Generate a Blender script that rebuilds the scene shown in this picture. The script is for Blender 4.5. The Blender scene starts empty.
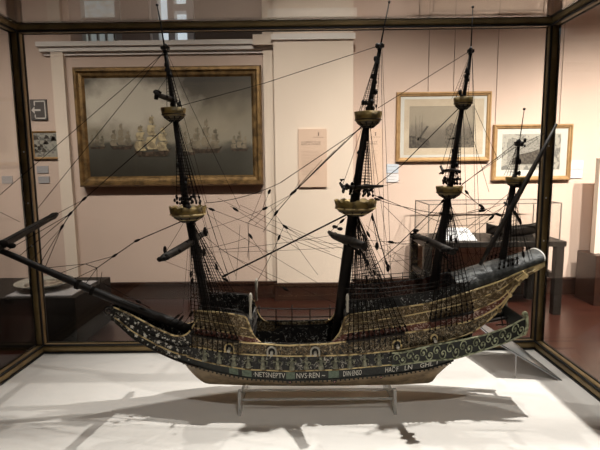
import bpy, math, random
import numpy as np
from math import sin, cos, pi, radians
from mathutils import Vector, Matrix
random.seed(7)
SC = bpy.context.scene
COL = SC.collection

# ------------------------------------------------------------------ camera model (real place: case at y=1.85, back wall at y=5.5)
FPX, YAW, PITCH, ROLL, CZ = 470.0, -.0062, .1255, -.0109, 1.555
_cy, _sy, _cp, _sp = cos(YAW), sin(YAW), cos(PITCH), sin(PITCH)
_f = np.array([_sy*_cp, _cy*_cp, -_sp]); _r = np.array([_cy, -_sy, 0]); _u = np.cross(_r, _f)
CR = cos(ROLL)*_r + sin(ROLL)*_u
CU = -sin(ROLL)*_r + cos(ROLL)*_u
CF = _f
def P(px, py, Y):
    "world point at depth Y measured from the photograph"
    d = CF + CR*(px-300)/FPX - CU*(py-225)/FPX
    d = d*(Y/d[1])
    return np.array([d[0], d[1], d[2]+CZ])
def G(px, py, Z):
    d = CF + CR*(px-300)/FPX - CU*(py-225)/FPX
    d = d*((Z-CZ)/d[2])
    return np.array([d[0], d[1], d[2]+CZ])

cam = bpy.data.cameras.new('camera'); camo = bpy.data.objects.new('camera', cam); COL.objects.link(camo)
cam.sensor_width = 36; cam.lens = FPX/600*36; cam.clip_start = .02
M3 = Matrix(((CR[0], CU[0], -CF[0]), (CR[1], CU[1], -CF[1]), (CR[2], CU[2], -CF[2])))
camo.matrix_world = Matrix.Translation((0, 0, CZ)) @ M3.to_4x4()
SC.camera = camo

# ------------------------------------------------------------------ helpers
ORG = {}
class MB:
    def __init__(s): s.v = []; s.f = []; s.m = []; s.k = 0; s.sm = []; s.smooth = False
    def add(s, vs, fs, smooth=None):
        o = len(s.v); s.v += [tuple(map(float, x)) for x in vs]
        for f in fs:
            s.f.append([i+o for i in f]); s.m.append(s.k); s.sm.append(s.smooth if smooth is None else smooth)
    def box(s, x0, x1, y0, y1, z0, z1):
        v = [(x, y, z) for x in (x0, x1) for y in (y0, y1) for z in (z0, z1)]
        s.add(v, [(0,1,3,2),(4,6,7,5),(0,4,5,1),(2,3,7,6),(0,2,6,4),(1,5,7,3)], False); return s
    def bar(s, a, b, w, h, up=(0,0,1)):
        a = np.array(a, float); b = np.array(b, float); d = b-a; d = d/np.linalg.norm(d)
        sd = np.cross(d, up); sd = sd/np.linalg.norm(sd); u = np.cross(sd, d)
        v = []
        for p in (a, b):
            for i, j in ((-1,-1),(1,-1),(1,1),(-1,1)): v.append(p+sd*i*w/2+u*j*h/2)
        s.add(v, [(0,3,2,1),(4,5,6,7),(0,1,5,4),(1,2,6,5),(2,3,7,6),(3,0,4,7)], False); return s
    def tube(s, pts, rad, n=8, cap=True):
        pts = [np.array(p, float) for p in pts]; N = len(pts)
        if not hasattr(rad, '__len__'): rad = [rad]*N
        vs = []; prev = None
        for i, p in enumerate(pts):
            t = pts[min(i+1, N-1)]-pts[max(i-1, 0)]; l = np.linalg.norm(t); t = t/(l if l > 1e-9 else 1)
            if prev is None:
                ref = np.array((0,0,1.)) if abs(t[2]) < .9 else np.array((1.,0,0))
                e = np.cross(t, ref)
            else: e = prev-t*np.dot(prev, t)
            e = e/np.linalg.norm(e); prev = e; g = np.cross(t, e)
            for k in range(n):
                a = 2*pi*k/n; vs.append(p+(e*cos(a)+g*sin(a))*rad[i])
        fs = []
        for i in range(N-1):
            for k in range(n):
                k2 = (k+1) % n; fs.append((i*n+k, i*n+k2, (i+1)*n+k2, (i+1)*n+k))
        s.add(vs, fs, n > 4)
        if cap:
            o = len(s.v)-len(vs)
            for q in (list(range(n))[::-1], [ (N-1)*n+k for k in range(n)]):
                s.f.append([i+o for i in q]); s.m.append(s.k); s.sm.append(False)
        return s
    def lathe(s, c, prof, n=24, smooth=True, zf=None):
        vs = []
        for i, (r, z) in enumerate(prof):
            for k in range(n):
                a = 2*pi*k/n; vs.append((c[0]+r*cos(a), c[1]+r*sin(a), c[2]+z+(zf(i, a) if zf else 0)))
        fs = [(i*n+k, i*n+(k+1) % n, (i+1)*n+(k+1) % n, (i+1)*n+k) for i in range(len(prof)-1) for k in range(n)]
        s.add(vs, fs, smooth); o = len(s.v)-len(vs)
        for q in (list(range(n))[::-1], [(len(prof)-1)*n+k for k in range(n)]):
            s.f.append([i+o for i in q]); s.m.append(s.k); s.sm.append(False)
        return s
    def ball(s, c, r, sx=1, sy=1, sz=1, n=8, m=6):
        vs = [(c[0], c[1], c[2]-r*sz)]; fs = []
        for i in range(1, m):
            t = pi*i/m
            for k in range(n):
                a = 2*pi*k/n; vs.append((c[0]+r*sx*sin(t)*cos(a), c[1]+r*sy*sin(t)*sin(a), c[2]-r*sz*cos(t)))
        vs.append((c[0], c[1], c[2]+r*sz)); L = len(vs)-1
        for k in range(n):
            fs.append((0, 1+(k+1) % n, 1+k)); fs.append((L, 1+(m-2)*n+k, 1+(m-2)*n+(k+1) % n))
            for i in range(m-2): fs.append((1+i*n+k, 1+i*n+(k+1) % n, 1+(i+1)*n+(k+1) % n, 1+(i+1)*n+k))
        s.add(vs, fs, True); return s
    def grid(s, rows, smooth=True, flip=False):
        n = len(rows[0]); vs = [p for r in rows for p in r]
        fs = [(i*n+j, i*n+j+1, (i+1)*n+j+1, (i+1)*n+j) for i in range(len(rows)-1) for j in range(n-1)]
        if flip: fs = [f[::-1] for f in fs]
        s.add(vs, fs, smooth); return s
    def slab(s, rows, off, km=None):
        "grid with thickness: off(p) gives the inner point; km = material index of the inner face"
        inn = [[off(np.array(p)) for p in r] for r in rows]
        s.grid(rows); k0 = s.k
        if km is not None: s.k = km
        s.grid(inn, flip=True); s.k = k0
        for a, b in ((rows[0], inn[0]), (rows[-1], inn[-1]), ([r[0] for r in rows], [r[0] for r in inn]), ([r[-1] for r in rows], [r[-1] for r in inn])):
            s.grid([a, b], smooth=False)
        return s
    def prism(s, poly, axis, a0, a1):
        "polygon of 2D points extruded along axis (0,1,2)"
        def mk(q, a):
            q = list(q); q.insert(axis, a); return q
        n = len(poly); vs = [mk(p, a0) for p in poly]+[mk(p, a1) for p in poly]
        s.add(vs, [tuple(range(n))[::-1], tuple(range(n, 2*n))]+[(i, (i+1) % n, n+(i+1) % n, n+i) for i in range(n)], False); return s
    def poly(s, pts): s.add(pts, [tuple(range(len(pts)))], False); return s
    def build(s, name, mats, parent=None, origin=None, bevel=None, recalc=True):
        if not isinstance(mats, (list, tuple)): mats = [mats]
        o0 = ORG[parent.name] if parent is not None else np.array(origin if origin is not None else (0, 0, 0), float)
        me = bpy.data.meshes.new(name)
        me.from_pydata([tuple(np.array(p)-o0) for p in s.v], [], s.f)
        for m in mats: me.materials.append(m)
        me.polygons.foreach_set('material_index', s.m)
        me.polygons.foreach_set('use_smooth', s.sm)
        me.update()
        o = bpy.data.objects.new(name, me); COL.objects.link(o)
        if recalc:
            import bmesh
            bm = bmesh.new(); bm.from_mesh(me); bmesh.ops.recalc_face_normals(bm, faces=bm.faces); bm.to_mesh(me); bm.free()
        if parent is not None: o.parent = parent; ORG[o.name] = o0
        else: o.location = tuple(o0); ORG[o.name] = o0
        if bevel:
            b = o.modifiers.new('bevel', 'BEVEL'); b.width = bevel; b.segments = 2; b.limit_method = 'ANGLE'
        return o
def thing(name, loc, label, cat, group=None):
    o = bpy.data.objects.new(name, None); COL.objects.link(o); o.location = tuple(map(float, loc)); o.empty_display_size = .05
    ORG[o.name] = np.array(loc, float); o['label'] = label; o['category'] = cat
    if group: o['group'] = group
    return o
def tag(o, label, cat, group=None):
    o['label'] = label; o['category'] = cat
    if group: o['group'] = group
    return o
def struct(o): o['kind'] = 'structure'; return o
def dup(o, parent, delta):
    c = o.copy(); COL.objects.link(c); c.parent = parent
    c.location = Vector(o.location)+Vector(tuple(map(float, delta))); return c

# ------------------------------------------------------------------ materials
def mat(name, col, rough=.6, metal=0, noise=None, bump=0, bscale=60, spec=.5, detail=4):
    m = bpy.data.materials.new(name); m.use_nodes = True; nt = m.node_tree; b = nt.nodes['Principled BSDF']
    b.inputs['Base Color'].default_value = (*col, 1); b.inputs['Roughness'].default_value = rough; b.inputs['Metallic'].default_value = metal
    b.inputs['Specular IOR Level'].default_value = spec
    tc = nt.nodes.new('ShaderNodeTexCoord')
    if noise:
        sc, col2, lo, hi = noise
        n = nt.nodes.new('ShaderNodeTexNoise'); n.inputs['Scale'].default_value = sc; n.inputs['Detail'].default_value = detail
        r = nt.nodes.new('ShaderNodeValToRGB'); r.color_ramp.elements[0].position = lo; r.color_ramp.elements[1].position = hi
        r.color_ramp.elements[0].color = (*col, 1); r.color_ramp.elements[1].color = (*col2, 1)
        nt.links.new(tc.outputs['Object'], n.inputs['Vector']); nt.links.new(n.outputs['Fac'], r.inputs['Fac']); nt.links.new(r.outputs['Color'], b.inputs['Base Color'])
    if bump:
        n2 = nt.nodes.new('ShaderNodeTexNoise'); n2.inputs['Scale'].default_value = bscale; n2.inputs['Detail'].default_value = 5
        bp = nt.nodes.new('ShaderNodeBump'); bp.inputs['Strength'].default_value = bump; bp.inputs['Distance'].default_value = .01
        nt.links.new(tc.outputs['Object'], n2.inputs['Vector']); nt.links.new(n2.outputs['Fac'], bp.inputs['Height']); nt.links.new(bp.outputs['Normal'], b.inputs['Normal'])
    return m
def ornament(name, cols, scale=110, stretch=(1,1,1), rough=.55, metal=0, sparse=False):
    "carved and painted band: scrolls of one colour winding over a ground of another, with pale touches"
    m = bpy.data.materials.new(name); m.use_nodes = True; nt = m.node_tree; b = nt.nodes['Principled BSDF']
    b.inputs['Roughness'].default_value = rough; b.inputs['Metallic'].default_value = metal
    tc = nt.nodes.new('ShaderNodeTexCoord'); mp = nt.nodes.new('ShaderNodeMapping'); mp.inputs['Scale'].default_value = stretch
    n = nt.nodes.new('ShaderNodeTexNoise'); n.inputs['Scale'].default_value = scale; n.inputs['Detail'].default_value = 2; n.inputs['Distortion'].default_value = 1.6
    r = nt.nodes.new('ShaderNodeValToRGB'); cr = r.color_ramp
    pos = [(.40, cols[0]), (.45, cols[1]), (.49, cols[0]), (.545, cols[0]), (.575, cols[2]), (.64, cols[0])]
    if sparse: pos = [(.30, cols[0]), (.34, cols[1]), (.38, cols[0]), (.59, cols[0]), (.615, cols[2]), (.66, cols[0])]
    cr.elements[0].position = pos[0][0]; cr.elements[0].color = (*pos[0][1], 1)
    cr.elements[1].position = pos[-1][0]; cr.elements[1].color = (*pos[-1][1], 1)
    for p, c in pos[1:-1]:
        e = cr.elements.new(p); e.color = (*c, 1)
    bp = nt.nodes.new('ShaderNodeBump'); bp.inputs['Strength'].default_value = .8; bp.inputs['Distance'].default_value = .003
    L = nt.links.new
    L(tc.outputs['Object'], mp.inputs['Vector']); L(mp.outputs['Vector'], n.inputs['Vector']); L(n.outputs['Fac'], r.inputs['Fac'])
    L(r.outputs['Color'], b.inputs['Base Color']); L(n.outputs['Fac'], bp.inputs['Height']); L(bp.outputs['Normal'], b.inputs['Normal'])
    return m
def glass(name, tint=(1,1,1), ior=1.5, tone=0, refl=(1,1,1)):
    m = bpy.data.materials.new(name); m.use_nodes = True; nt = m.node_tree; nt.nodes.clear(); N = nt.nodes.new; L = nt.links.new
    out = N('ShaderNodeOutputMaterial'); mix = N('ShaderNodeMixShader'); t = N('ShaderNodeBsdfTransparent'); g = N('ShaderNodeBsdfGlossy'); f = N('ShaderNodeFresnel')
    f.inputs['IOR'].default_value = ior; g.inputs['Roughness'].default_value = 0.0; g.inputs['Color'].default_value = (*refl, 1); t.inputs['Color'].default_value = (*tint, 1)
    # the same reflectance from both faces of the sheet (outer normal facing or leaving)
    geo = N('ShaderNodeNewGeometry'); vm = N('ShaderNodeVectorMath'); vm.operation = 'SCALE'
    ma = N('ShaderNodeMath'); ma.operation = 'MULTIPLY_ADD'; ma.inputs[1].default_value = -2; ma.inputs[2].default_value = 1
    L(geo.outputs['Backfacing'], ma.inputs[0])
    dt = N('ShaderNodeVectorMath'); dt.operation = 'DOT_PRODUCT'; L(geo.outputs['Incoming'], dt.inputs[0]); L(geo.outputs['Normal'], dt.inputs[1])
    ab = N('ShaderNodeMath'); ab.operation = 'ABSOLUTE'; L(dt.outputs['Value'], ab.inputs[0])
    # Schlick: f0 + (1-f0)(1-c)^5
    om = N('ShaderNodeMath'); om.operation = 'SUBTRACT'; om.inputs[0].default_value = 1; L(ab.outputs[0], om.inputs[1])
    pw = N('ShaderNodeMath'); pw.operation = 'POWER'; pw.inputs[1].default_value = 5; L(om.outputs[0], pw.inputs[0])
    f0 = ((ior-1)/(ior+1))**2
    sc = N('ShaderNodeMath'); sc.operation = 'MULTIPLY_ADD'; sc.inputs[1].default_value = 1-f0; sc.inputs[2].default_value = f0; L(pw.outputs[0], sc.inputs[0])
    nt.nodes.remove(f); nt.nodes.remove(vm); nt.nodes.remove(ma)
    L(sc.outputs[0], mix.inputs[0]); L(t.outputs[0], mix.inputs[1]); L(g.outputs[0], mix.inputs[2]); L(mix.outputs[0], out.inputs['Surface'])
    return m

WALL = mat('pink_plaster', (.60, .465, .39), .85, noise=(1.3, (.635, .495, .415), .35, .7), bump=.05, bscale=40)
PILLAR = mat('cream_plaster', (.74, .63, .53), .85, noise=(1.5, (.77, .665, .56), .35, .7), bump=.05, bscale=40)
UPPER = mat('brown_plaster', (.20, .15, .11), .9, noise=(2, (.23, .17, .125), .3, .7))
WHITE = mat('white_paint', (.74, .70, .66), .55)
CEIL = mat('ceiling_paint', (.72, .66, .60), .9)
WOODDARK = mat('dark_skirting_wood', (.022, .009, .006), .4, noise=(6, (.04, .017, .010), .3, .7), spec=.3)
TABLEW = mat('black_table_paint', (.007, .0055, .0045), .5, noise=(9, (.011, .009, .007), .3, .7), spec=.25)
def floor_mat():
    m = bpy.data.materials.new('red_brown_floorboards'); m.use_nodes = True; nt = m.node_tree; b = nt.nodes['Principled BSDF']; L = nt.links.new
    tc = nt.nodes.new('ShaderNodeTexCoord'); br = nt.nodes.new('ShaderNodeTexBrick')
    br.inputs['Color1'].default_value = (.050, .015, .009, 1); br.inputs['Color2'].default_value = (.036, .011, .0065, 1); br.inputs['Mortar'].default_value = (.02, .007, .004, 1)
    br.inputs['Scale'].default_value = 1; br.inputs['Brick Width'].default_value = 1.4; br.inputs['Row Height'].default_value = .12; br.inputs['Mortar Size'].default_value = .003
    n = nt.nodes.new('ShaderNodeTexNoise'); n.inputs['Scale'].default_value = 4; mp = nt.nodes.new('ShaderNodeMapping'); mp.inputs['Scale'].default_value = (1, 14, 1)
    mx = nt.nodes.new('ShaderNodeMixRGB'); mx.blend_type = 'MULTIPLY'; mx.inputs[0].default_value = .5
    L(tc.outputs['Object'], br.inputs['Vector']); L(tc.outputs['Object'], mp.inputs['Vector']); L(mp.outputs['Vector'], n.inputs['Vector'])
    L(br.outputs['Color'], mx.inputs[1]); L(n.outputs['Color'], mx.inputs[2]); L(mx.outputs[0], b.inputs['Base Color'])
    b.inputs['Roughness'].default_value = .28; return m
FLOOR = floor_mat()
BRASS = mat('aged_brass', (.30, .205, .085), .38, .25, noise=(14, (.19, .125, .05), .35, .7))
BRASSD = mat('dark_bronze', (.035, .024, .012), .5, .5)
GASKET = mat('black_gasket', (.008, .007, .006), .6)
PANE = glass('case_glass', (.985, .985, .98), ior=1.36, refl=(.9, .9, .9))
CLOTH = mat('white_lining_cloth', (.80, .755, .70), .9, noise=(7, (.83, .79, .74), .3, .7), bump=.22, bscale=16, spec=.2)
ACRYL = glass('clear_acrylic', (.90, .90, .89), 1.49)
_nt = ACRYL.node_tree; _o = _nt.nodes['Material Output']; _mx = _nt.nodes.new('ShaderNodeMixShader'); _df = _nt.nodes.new('ShaderNodeBsdfDiffuse'); _df.inputs[0].default_value = (.8, .8, .78, 1); _mx.inputs[0].default_value = .30
_nt.links.new(_o.inputs[0].links[0].from_socket, _mx.inputs[1]); _nt.links.new(_df.outputs[0], _mx.inputs[2]); _nt.links.new(_mx.outputs[0], _o.inputs[0])
GOLDF = mat('gilt_frame', (.27, .165, .065), .42, .55, noise=(12, (.10, .06, .024), .4, .65), bump=.15, bscale=80)
GOLDT = mat('thin_gilt_frame', (.44, .28, .13), .45, .35, noise=(20, (.35, .21, .09), .4, .65))
MATB = mat('pale_mount_board', (.50, .49, .45), .85)
CARD = mat('white_card', (.66, .66, .68), .8)
CARDB = mat('pale_blue_card', (.50, .56, .64), .8)
CARDG = mat('grey_card', (.36, .35, .36), .8)
PANELP = mat('pale_pink_panel', (.66, .49, .38), .8)
INK = mat('grey_ink', (.10, .075, .06), .8)
INKP = mat('pale_ink', (.50, .37, .29), .8)
SIGNG = mat('dark_grey_sign', (.085, .075, .07), .6)
SIGNW = mat('white_sign_ink', (.62, .58, .53), .6)
# ship
TAN = mat('tan_hull_wood', (.34, .255, .155), .6, noise=(30, (.16, .115, .066), .38, .66), bump=.2, bscale=120)
MAST = mat('dark_mast_wood', (.009, .007, .006), .55, noise=(40, (.017, .012, .009), .4, .7), spec=.3)
SPAR = mat('brown_spar_wood', (.012, .009, .007), .6, noise=(50, (.032, .024, .017), .45, .62), spec=.25)
ROPE = mat('dark_rope', (.010, .008, .007), .9, spec=.1)
GOLD = mat('gilded_moulding', (.78, .60, .30), .42, .25, noise=(38, (.20, .13, .05), .50, .58))
TOPD = mat('dark_gilded_wood', (.085, .058, .024), .5, .2, noise=(45, (.04, .027, .012), .42, .62))
TOPG = mat('gilded_top_wood', (.25, .165, .045), .45, .35, noise=(45, (.10, .068, .025), .42, .62), bump=.3, bscale=90)
ROOF = mat('grey_tarred_canvas', (.016, .016, .014), .5, noise=(60, (.075, .075, .066), .42, .68), bump=.3, bscale=150)
GREEN = mat('dark_green_paint', (.008, .010, .007), .5)
GREENL = mat('pale_green_scrollwork', (.50, .52, .34), .5, noise=(60, (.15, .16, .09), .44, .58))
GREENP = mat('green_painted_block', (.15, .20, .14), .6, noise=(90, (.08, .11, .08), .4, .65))
BLACKO = ornament('black_carved_band', [(.004, .0035, .003), (.07, .055, .035), (.62, .57, .48)], 56, sparse=True)
BAND = mat('black_name_band', (.008, .009, .008), .6, noise=(90, (.02, .026, .02), .45, .7))
PORTO = ornament('gilded_scroll_band', [(.012, .008, .004), (.30, .20, .09), (.60, .48, .30)], 62)
REDO = ornament('red_carved_band', [(.11, .024, .015), (.24, .10, .06), (.75, .58, .48)], 58)
TANO = ornament('tan_carved_band', [(.07, .043, .017), (.30, .20, .09), (.66, .52, .33)], 58)
INO = ornament('dark_inner_bulwark', [(.006, .0055, .005), (.12, .11, .10), (.50, .48, .44)], 56, sparse=True)
INR = ornament('red_inner_bulwark', [(.07, .025, .018), (.22, .11, .08), (.50, .38, .31)], 60)
DECK = mat('deck_planks', (.016, .011, .008), .7, noise=(30, (.026, .018, .012), .4, .6))
BONE = mat('bone_white_carving', (.82, .78, .70), .5)
GREYC = mat('grey_green_carving', (.17, .17, .115), .6, noise=(90, (.36, .35, .25), .45, .6))
POST = mat('pale_timber_head', (.52, .48, .40), .6)
LETTER = mat('white_lettering', (.75, .72, .64), .6)

# ------------------------------------------------------------------ the room
YB = 5.5                                                  # face of the back wall
Xa = P(72, 60, YB)[0]; Xb = P(266, 60, YB)[0]; ZC_ = P(165, 47, YB)[2]
XL, XR_, YF, HC = -5.0, 4.6, -3.6, 4.6
struct(MB().box(XL, XR_, YF, 8, -.1, 0).build('floor', FLOOR))
struct(MB().box(XL, XR_, YF, 8, HC, HC+.1).build('ceiling', CEIL))
w = MB(); w.box(XL, Xa, YB, YB+.3, 0, HC); w.box(Xa, Xb, YB, YB+.3, 0, ZC_); w.box(Xb, XR_, YB, YB+.3, 0, HC)
struct(w.build('wall_back', WALL))
struct(MB().box(XL-.1, XL, YF, 8, 0, HC).build('wall_left', WALL))
struct(MB().box(XR_, XR_+.1, YF, 8, 0, HC).build('wall_right', WALL))
struct(MB().box(XL, XR_, YF-.1, YF, 0, HC).build('wall_front', mat('dark_gallery_wall', (.045, .03, .026), .9)))
# the higher space behind the partition: brown wall with a window and a bright doorway
YU = 7.6
def upx(px): return P(px, 38, YU)[0]
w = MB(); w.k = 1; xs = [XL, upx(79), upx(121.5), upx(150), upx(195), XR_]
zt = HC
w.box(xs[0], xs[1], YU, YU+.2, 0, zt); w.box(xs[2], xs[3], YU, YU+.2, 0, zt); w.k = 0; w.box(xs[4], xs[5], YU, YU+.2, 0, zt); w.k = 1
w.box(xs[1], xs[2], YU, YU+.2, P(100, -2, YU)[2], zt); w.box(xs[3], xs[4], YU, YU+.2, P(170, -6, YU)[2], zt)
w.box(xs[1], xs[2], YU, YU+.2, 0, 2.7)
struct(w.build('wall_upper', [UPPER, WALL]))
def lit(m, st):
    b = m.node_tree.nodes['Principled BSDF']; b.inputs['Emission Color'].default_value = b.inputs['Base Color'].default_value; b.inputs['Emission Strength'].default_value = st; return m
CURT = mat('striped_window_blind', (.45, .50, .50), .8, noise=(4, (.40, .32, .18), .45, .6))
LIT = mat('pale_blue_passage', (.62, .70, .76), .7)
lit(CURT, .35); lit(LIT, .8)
wn = struct(MB().box(xs[1], xs[2], YU+.12, YU+.2, 2.7, P(100, -2, YU)[2]).build('window_1', CURT))
fr = MB()
for x in (xs[1]+.03, xs[2]-.03): fr.box(x-.04, x+.04, YU-.04, YU+.11, 2.7, P(100, -2, YU)[2])
zm = P(100, 20, YU)[2]
fr.box(xs[1], xs[2], YU-.03, YU+.11, zm-.03, zm+.03)
for i in range(1, 5):
    x = xs[1]+(xs[2]-xs[1])*i/5; fr.box(x-.015, x+.015, YU+.06, YU+.11, 2.7, zm)
struct(fr.build('window_frame', WHITE, wn))
d = struct(MB().box(xs[3], xs[4], YU+.16, YU+.2, 0, P(170, -6, YU)[2]).build('door_1', LIT))
fr = MB()
for x in (xs[3]+.1, xs[4]-.06, (xs[3]+xs[4])/2): fr.box(x-.05, x+.05, YU-.04, YU+.15, 0, P(170, -6, YU)[2])
zm = P(180, 8, YU)[2]; fr.box((xs[3]+xs[4])/2, xs[4], YU-.03, YU+.15, zm-.05, zm+.05)
struct(fr.build('door_frame', WHITE, d))
# cornice on the partition, pilasters, the forward pier and skirtings
c = MB()
c.box(Xa-.35, Xb+.12, YB-.10, YB+.35, ZC_, ZC_+.05); c.box(Xa-.33, Xb+.1, YB-.07, YB, ZC_-.05, ZC_); c.box(Xa-.3, Xb+.08, YB-.03, YB, ZC_-.085, ZC_-.05)
struct(c.build('trim_1', WHITE))
p0, p1 = P(60, 150, YB)[0], P(72, 150, YB)[0]
struct(MB().box(p0, p1, YB-.06, YB, 0, ZC_-.05).build('trim_2', PILLAR))
p0, p1 = P(265, 150, YB)[0], P(276, 150, YB)[0]
t = MB(); t.box(p0, p1, YB-.05, YB, 0, HC); t.box(p0-.1, p1+.05, YB-.135, YB, ZC_-.02, ZC_+.09); struct(t.build('trim_3', PILLAR))
YP = YB-.16
q0, q1 = P(275, 150, YP)[0], P(353, 150, YP)[0]
struct(MB().box(q0, q1, YP, YB, 0, HC).build('wall_pier', PILLAR))
zc = P(315, 36, YP)[2]; zc2 = P(315, 14, YP)[2]
t = MB(); t.box(q0-.02, q1+.02, YP-.03, YP, zc-.04, zc+.02); t.box(q0-.05, q1+.03, YP-.07, YP, zc2-.05, zc2+.04); struct(t.build('trim_4', WHITE))
zb = P(480, 277.5, YB)[2]
def skirting(name, x0, x1, y1):
    b = MB(); b.box(x0, x1, y1-.03, y1, 0, zb-.03); b.box(x0, x1, y1-.045, y1, zb-.03, zb); return struct(b.build(name, WOODDARK))
skirting('baseboard_left', XL, q0, YB-.06); skirting('baseboard_pier', q0-.03, q1+.03, YP); skirting('baseboard_right', q1, XR_, YB)

# ------------------------------------------------------------------ pictures on the wall
def gradient_mat(name, stops, z0, z1, nscale=3, namt=.25, rough=.5):
    m = bpy.data.materials.new(name); m.use_nodes = True; nt = m.node_tree; b = nt.nodes['Principled BSDF']; L = nt.links.new; N = nt.nodes.new
    tc = N('ShaderNodeTexCoord'); sp = N('ShaderNodeSeparateXYZ'); mr = N('ShaderNodeMapRange'); mr.inputs[1].default_value = z0; mr.inputs[2].default_value = z1
    n = N('ShaderNodeTexNoise'); n.inputs['Scale'].default_value = nscale; n.inputs['Detail'].default_value = 6
    ma = N('ShaderNodeMath'); ma.operation = 'MULTIPLY_ADD'; ma.inputs[1].default_value = namt; r = N('ShaderNodeValToRGB')
    sb = N('ShaderNodeMath'); sb.operation = 'SUBTRACT'; sb.inputs[1].default_value = namt*.5
    L(tc.outputs['Object'], sp.inputs[0]); L(sp.outputs[2], mr.inputs[0]); L(tc.outputs['Object'], n.inputs['Vector'])
    L(n.outputs['Fac'], ma.inputs[0]); L(mr.outputs[0], ma.inputs[2]); L(ma.outputs[0], sb.inputs[0]); L(sb.outputs[0], r.inputs[0]); L(r.outputs[0], b.inputs['Base Color'])
    cr = r.color_ramp; cr.elements[0].position = stops[0][0]; cr.elements[0].color = (*stops[0][1], 1); cr.elements[1].position = stops[-1][0]; cr.elements[1].color = (*stops[-1][1], 1)
    for p, c_ in stops[1:-1]:
        e = cr.elements.new(p); e.color = (*c_, 1)
    b.inputs['Roughness'].default_value = rough; return m
def frame_mesh(x0, x1, z0, z1, y, w, d, lip=0):
    "mitred frame with a stepped profile, back on the plane y, depth d towards the room"
    prof = [(0, 0), (0, .7*d), (.15*w, d), (.4*w, d), (.55*w, .75*d), (.8*w, .7*d), (w, .45*d), (w, 0)]
    m = MB(); rings = []
    for (cx, cz, sx, sz) in ((x0, z0, 1, 1), (x1, z0, -1, 1), (x1, z1, -1, -1), (x0, z1, 1, -1)):
        rings.append([(cx+sx*a, y-dd, cz+sz*a) for a, dd in prof])
    for i in range(4): m.grid([rings[i], rings[(i+1) % 4]], smooth=False)
    return m
def ship_painting(m, cx, cz, s, y, ks, kh, km):
    "a painted ship: hull, masts and bellied sails; flat paint on the canvas"
    m.k = kh; m.poly([(cx-.5*s, y, cz+.10*s), (cx-.38*s, y, cz-.06*s), (cx+.36*s, y, cz-.06*s), (cx+.5*s, y, cz+.16*s), (cx+.3*s, y, cz+.07*s), (cx-.25*s, y, cz+.05*s)])
    for mx, h in ((-.28, .75), (.02, 1.0), (.3, .7)):
        m.k = km; m.poly([(cx+(mx-.012)*s, y, cz), (cx+(mx+.012)*s, y, cz), (cx+(mx+.008)*s, y, cz+h*s), (cx+(mx-.008)*s, y, cz+h*s)])
        m.k = ks
        for a, b_, w_ in ((.12, .44, .155), (.48, .74, .12), (.78, .95, .07)):
            z0_, z1_ = cz+a*h*s, cz+b_*h*s; w_ *= s
            pts = []
            for i in range(9):
                t = i/8; pts.append((cx+mx*s-w_*.9-.35*w_*sin(pi*t), y-.0004, z0_+(z1_-z0_)*t))
            for i in range(9):
                t = 1-i/8; pts.append((cx+mx*s+w_*.8-.45*w_*sin(pi*t), y-.0004, z0_+(z1_-z0_)*t))
            m.poly(pts)
# the large sea painting
y0 = YB-.02
a = P(71, 67, y0-.1); b = P(263, 185, y0-.1)
x0, x1, z0, z1 = a[0], b[0], b[2]+.0, a[2]
big = thing('framed_painting', ((x0+x1)/2, y0, z0), 'large dark oil painting of sailing ships at sea in a wide gilt frame', 'painting')
frame_mesh(x0, x1, z0, z1, y0, .115, .11).build('frame', GOLDF, big)
SEA = gradient_mat('sea_painting', [(0, (.035, .031, .023)), (.20, (.055, .052, .041)), (.31, (.075, .071, .058)), (.37, (.25, .225, .175)), (.55, (.22, .19, .14)), (.72, (.10, .085, .062)), (1, (.04, .033, .024))], .1, z1-z0-.1, 1.7, .62, .35)
def cloud(m, cx, cz, rx, rz, col, amt):
    "a bright painted bank of cloud in the sky of the picture"
    nt = m.node_tree; N = nt.nodes.new; L = nt.links.new; b = nt.nodes['Principled BSDF']; src = b.inputs['Base Color'].links[0].from_socket
    tc = N('ShaderNodeTexCoord'); mp = N('ShaderNodeMapping'); mp.vector_type = 'TEXTURE'; mp.inputs['Location'].default_value = (cx, 0, cz); mp.inputs['Scale'].default_value = (rx, 9, rz)
    n = N('ShaderNodeTexNoise'); n.inputs['Scale'].default_value = 5; n.inputs['Detail'].default_value = 6
    va = N('ShaderNodeVectorMath'); va.operation = 'MULTIPLY_ADD'; va.inputs[1].default_value = (.9, 0, .9)
    g = N('ShaderNodeTexGradient'); g.gradient_type = 'SPHERICAL'; r = N('ShaderNodeMath'); r.operation = 'MULTIPLY'; r.inputs[1].default_value = amt; r.use_clamp = True
    mx = N('ShaderNodeMixRGB'); mx.inputs[2].default_value = (*col, 1)
    L(tc.outputs['Object'], mp.inputs['Vector']); L(tc.outputs['Object'], n.inputs['Vector']); L(n.outputs['Color'], va.inputs[0]); L(mp.outputs['Vector'], va.inputs[2])
    sb = N('ShaderNodeVectorMath'); sb.inputs[1].default_value = (-.45, 0, -.45); L(va.outputs[0], sb.inputs[0]); L(sb.outputs[0], g.inputs['Vector'])
    L(g.outputs['Fac'], r.inputs[0]); L(r.outputs[0], mx.inputs[0]); L(src, mx.inputs[1]); L(mx.outputs[0], b.inputs['Base Color'])
cq = P(128, 104, y0-.05); cloud(SEA, cq[0]-(x0+x1)/2, cq[2]-z0, .85, .40, (.50, .455, .375), 1.9)
cq = P(205, 128, y0-.05); cloud(SEA, cq[0]-(x0+x1)/2, cq[2]-z0, .5, .3, (.30, .265, .20), 1.1)
SAIL1 = mat('painted_sail_cream', (.50, .41, .24), .4, noise=(14, (.22, .175, .11), .42, .6)); SAIL2 = mat('painted_sail_dim', (.24, .20, .14), .4, noise=(9, (.10, .085, .06), .4, .65))
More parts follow.
